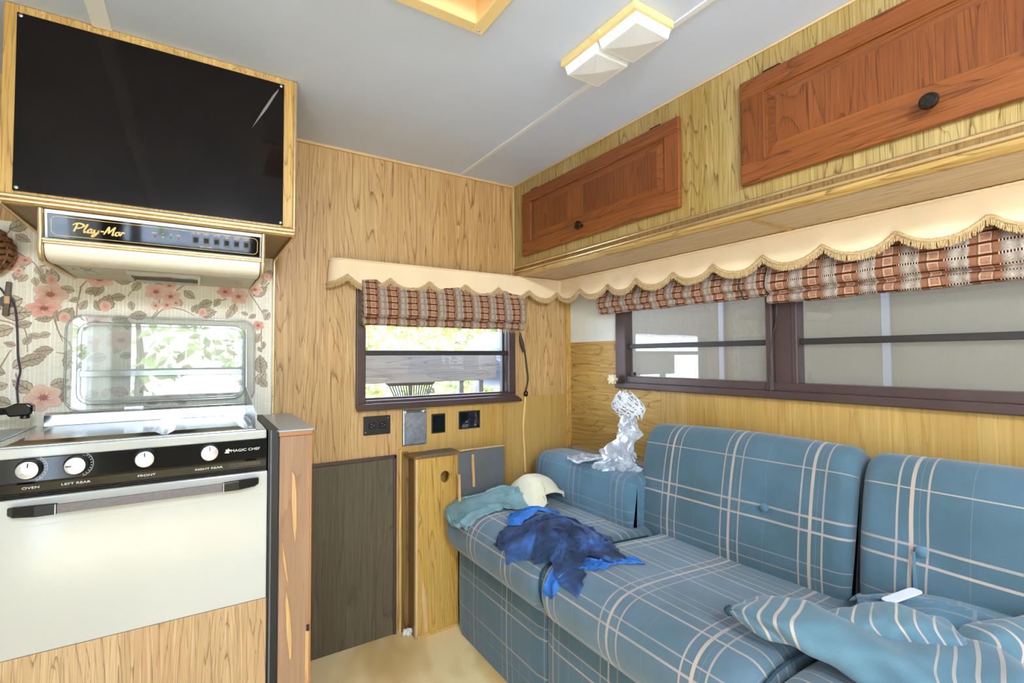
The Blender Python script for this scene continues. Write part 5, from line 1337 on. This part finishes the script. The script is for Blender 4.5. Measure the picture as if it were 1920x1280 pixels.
for i in range(44):
    a0 = r_.uniform(0, 2*PI); sgn = 1 if i % 2 else -1
    h0, h1 = r_.uniform(-.9, -.2), r_.uniform(.35, 1.0)
    P_ = [wpt3(a0+sgn*1.5*t, h0+(h1-h0)*t) for t in np.linspace(0, 1, 7)]
    obj('wicker_strip', MB().tube(P_, .0026, 5), M['wicker'], wb, smooth=60)
for h in (-.5, -.1, .3, .65):
    obj('wicker_hoop', MB().tube([wpt3(a, h+.05*math.sin(3*a)) for a in np.linspace(0, 2*PI, 22)], .0024, 5), M['wicker'], wb, smooth=60)

# ================================================================== ceiling: lamps and roof vent
def ceiling_lamp(x0, x1, y0, y1, label):
    t = thing('ceiling_light', ((x0+x1)/2, (y0+y1)/2, H), label, 'light', group='twin ceiling lights')
    ym = (y0+y1)/2
    obj('base', MB().box(x0, x1, y0, y1, H-.020, H-.0005), M['vent_cream'], t, bevel=.002)
    obj('switch_plate', MB().box(x0-.003, x0+.004, ym-.020, ym+.012, H-.017, H-.004), M['vent_cream'], t, bevel=.001)
    for a, c in ((y0+.006, ym-.004), (ym+.004, y1-.006)):
        O = [(x0+.010, a, H-.0205), (x1-.002, a, H-.0205), (x1-.002, c, H-.0205), (x0+.010, c, H-.0205)]
        I = [(x0+.016, a+.005, H-.046), (x1-.008, a+.005, H-.046), (x1-.008, c-.005, H-.046), (x0+.016, c-.005, H-.046)]
        L = obj('lens', MB().add(O+I, [(0, 1, 2, 3), (4, 5, 6, 7), (0, 1, 5, 4), (1, 2, 6, 5), (2, 3, 7, 6), (3, 0, 4, 7)]), M['lens'], t, bevel=.002)
        obj('prism_face', MB().add([(x0+.022, a+.011, H-.0462), (x1-.014, a+.011, H-.0462), (x1-.014, c-.011, H-.0462), (x0+.022, c-.011, H-.0462), ((x0+x1)/2+.004, (a+c)/2, H-.052)],
            [(0, 1, 4), (1, 2, 4), (2, 3, 4), (3, 0, 4), (3, 2, 1, 0)]), M['lens_face'], L)
    return t
ceiling_lamp(.858, .998, .785, 1.068, 'cream based twin ceiling light with two ribbed white lenses above the sofa')
ceiling_lamp(.08, .22, -.89, -.61, 'added twin ceiling light housing a fill light, behind the camera')  # this fixture and the next are made up to carry the fill lights
ceiling_lamp(.08, .22, -1.89, -1.61, 'second added twin ceiling light housing a fill light, nearest the front window')
rv = thing('roof_vent', (.40, .88, H), 'aged cream roof vent frame with a screw at its corner', 'vent')
b = MB(); X0, X1, Y0, Y1 = VX0-.028, VX1+.028, VY0-.028, VY1+.028
b.box(X0, VX0+.006, Y0, Y1, H-.012, H-.0005); b.box(VX1-.006, X1, Y0, Y1, H-.012, H-.0005); b.box(VX0+.006, VX1-.006, Y0, VY0+.006, H-.012, H-.0005); b.box(VX0+.006, VX1-.006, VY1-.006, Y1, H-.012, H-.0005)
obj('frame', b, M['vent_cream'], rv, bevel=.002)
b = MB(); e = .001; zt = H+.13
b.box(VX0+e, VX0+.005, VY0+e, VY1-e, H-.010, zt); b.box(VX1-.005, VX1-e, VY0+e, VY1-e, H-.010, zt); b.box(VX0+.005, VX1-.005, VY0+e, VY0+.005, H-.010, zt); b.box(VX0+.005, VX1-.005, VY1-.005, VY1-e, H-.010, zt)
obj('shaft', b, M['vent_in'], rv)
obj('lid', MB().box(VX0-.01, VX1+.01, VY0-.01, VY1+.01, zt, zt+.01), M['vent_in'], rv, bevel=.003)
for x, y in ((X1-.016, Y1-.014), (X0+.016, Y1-.014), (X1-.016, Y0+.014)):
    obj('screw', MB().lathe([(.0045, 0), (.0035, .0018), (0, .0022)], (x, y, H-.012), (0, 0, -1), 12), M['steel'], rv, smooth=40)

# ================================================================== outside
GZ = -.55
struct('ground', MB().box(-14, 16, -16, 18, GZ-.1, GZ), M['ground'])
ow = struct('wall_outside', MB().box(2.32, 2.36, -2.5, 3.2, GZ, 2.1), M['outer_panel'])
for y in (1.547, .818, .09): obj('siding_strip', MB().box(2.305, 2.32, y-.014, y+.014, GZ, 2.1), M['outer_strip'], ow, kind='structure', bevel=.003)
pl = thing('plank_rail', (.95, 2.42, GZ), 'weathered grey plank on posts just outside the small end window', 'plank')
obj('plank', MB().box(.35, 1.44, 2.40, 2.435, 1.020, 1.163), M['weathered'], pl, bevel=.004)
for x in (1.235, 1.36, .42): obj('post', MB().box(x-.014, x+.014, 2.437, 2.475, GZ, 1.15), M['weathered'], pl, bevel=.003)
rk = thing('rake', (.95, 2.52, GZ), 'black fan rake hanging below the weathered plank outside the end window', 'rake')
obj('head', MB().prism([(.80, 1.030), (1.12, 1.030), (1.09, .998), (.84, .998)], 'y', 2.50, 2.515), M['black'], rk, bevel=.003)
for i in range(17):
    x = .845+i*.0152; obj('tine', MB().tube([(x, 2.507, 1.0), (x+.4*(x-.965)*.0+ (x-.965)*-.25, 2.50, .93), (x-(x-.965)*.35, 2.49, .90)], .0036, 4), M['black'], rk)
obj('handle', MB().tube([(.965, 2.515, 1.02), (.97, 2.60, .3), (.98, 2.68, GZ+.01)], .012, 8), M['weathered'], rk, smooth=50)
gr = thing('kettle_grill', (1.80, 3.0, GZ), 'blue-grey kettle grill beyond the plank outside the end window', 'grill')
gc = (1.80, 3.02, 1.13)
obj('lid', MB().lathe([(.235, 0), (.23, .05), (.20, .12), (.14, .175), (.05, .20), (0, .203)], gc, (0, 0, 1), 28), M['grill'], gr, smooth=50)
obj('bowl', MB().lathe([(.235, 0), (.22, .07), (.17, .14), (.08, .18), (0, .185)], (gc[0], gc[1], gc[2]-.004), (0, 0, -1), 28), M['grill'], gr, smooth=50)
for a in (.4, 2.5, 4.6): obj('leg', MB().tube([(gc[0]+.14*math.cos(a), gc[1]+.14*math.sin(a), gc[2]-.14), (gc[0]+.3*math.cos(a), gc[1]+.3*math.sin(a), GZ)], .012, 8), M['steel'], gr, smooth=50)
sh = thing('garden_shed', (.8, 8, GZ), 'pale blue shed with a metal roof in the yard beyond the end window', 'shed')
obj('wall', MB().box(1.2, 3.6, 7.5, 9.5, GZ, 1.55), M['shed_wall'], sh)
obj('roof', MB().prism([(7.2, 1.5), (8.5, 2.3), (9.8, 1.5), (9.8, 1.42), (8.5, 2.2), (7.2, 1.42)], 'x', 1.0, 3.8), M['shed_roof'], sh)
def shrub(c, rx, ry, rz, n, m, label, trunk=False, leaf_s=.06, name='shrub', cat='shrub', seed=1):
    r = np.random.default_rng(seed); t = thing(name, (c[0], c[1], GZ), label, cat)
    b = MB()
    for i in range(n):
        d = r.normal(0, 1, 3); d /= np.linalg.norm(d); q = r.uniform(.55, 1)**.5*(1+.15*math.sin(4*d[0]+3*d[2]*2))
        p = np.array(c)+d*np.array([rx, ry, rz])*q
        a = r.normal(0, 1, 3); a /= np.linalg.norm(a); e = np.cross(a, r.normal(0, 1, 3)); e /= np.linalg.norm(e); s = leaf_s*r.uniform(.6, 1.4)
        b.add([p-a*s, p+e*s*.45, p+a*s, p-e*s*.45], [(0, 1, 2, 3)])
    obj('foliage', b, m, t, kind='stuff')
    obj('trunk', MB().tube([(c[0], c[1], GZ), (c[0]+.05, c[1], c[2]-rz*.3), (c[0], c[1], c[2]+rz*.2)], .06, 7, rs=[.09, .06, .03]), M['bark'], t, smooth=60)
shrub((2.2, 5.2, .9), .9, .6, .9, 2600, M['leaf2'], 'yellow-green shrub in the middle of the small window view', seed=2)
shrub((3.9, 6.3, 1.1), 1.0, .7, 1.1, 2400, M['leaf'], 'green shrub at the right of the small window view', seed=3)
shrub((1.1, 4.4, .35), .5, .4, .55, 1500, M['leaf2'], 'low pale shrub below the plank at the left of the small window view', seed=4, leaf_s=.045)
shrub((2.2, 13.0, 2.2), 3.0, 1.2, 2.2, 3200, M['leaf'], 'large tree behind the shed beyond the end window', name='tree', cat='tree', seed=5, leaf_s=.14)
shrub((-.9, -6.5, 1.6), 1.2, .8, 1.3, 300, M['leaf2'], 'yellow-green tree outside the front window at its left', name='tree', cat='tree', seed=6, leaf_s=.12)
shrub((1.5, -8.0, 1.4), 1.2, .8, 1.2, 260, M['leaf2'], 'green tree outside the front window at its right', name='tree', cat='tree', seed=7, leaf_s=.12)
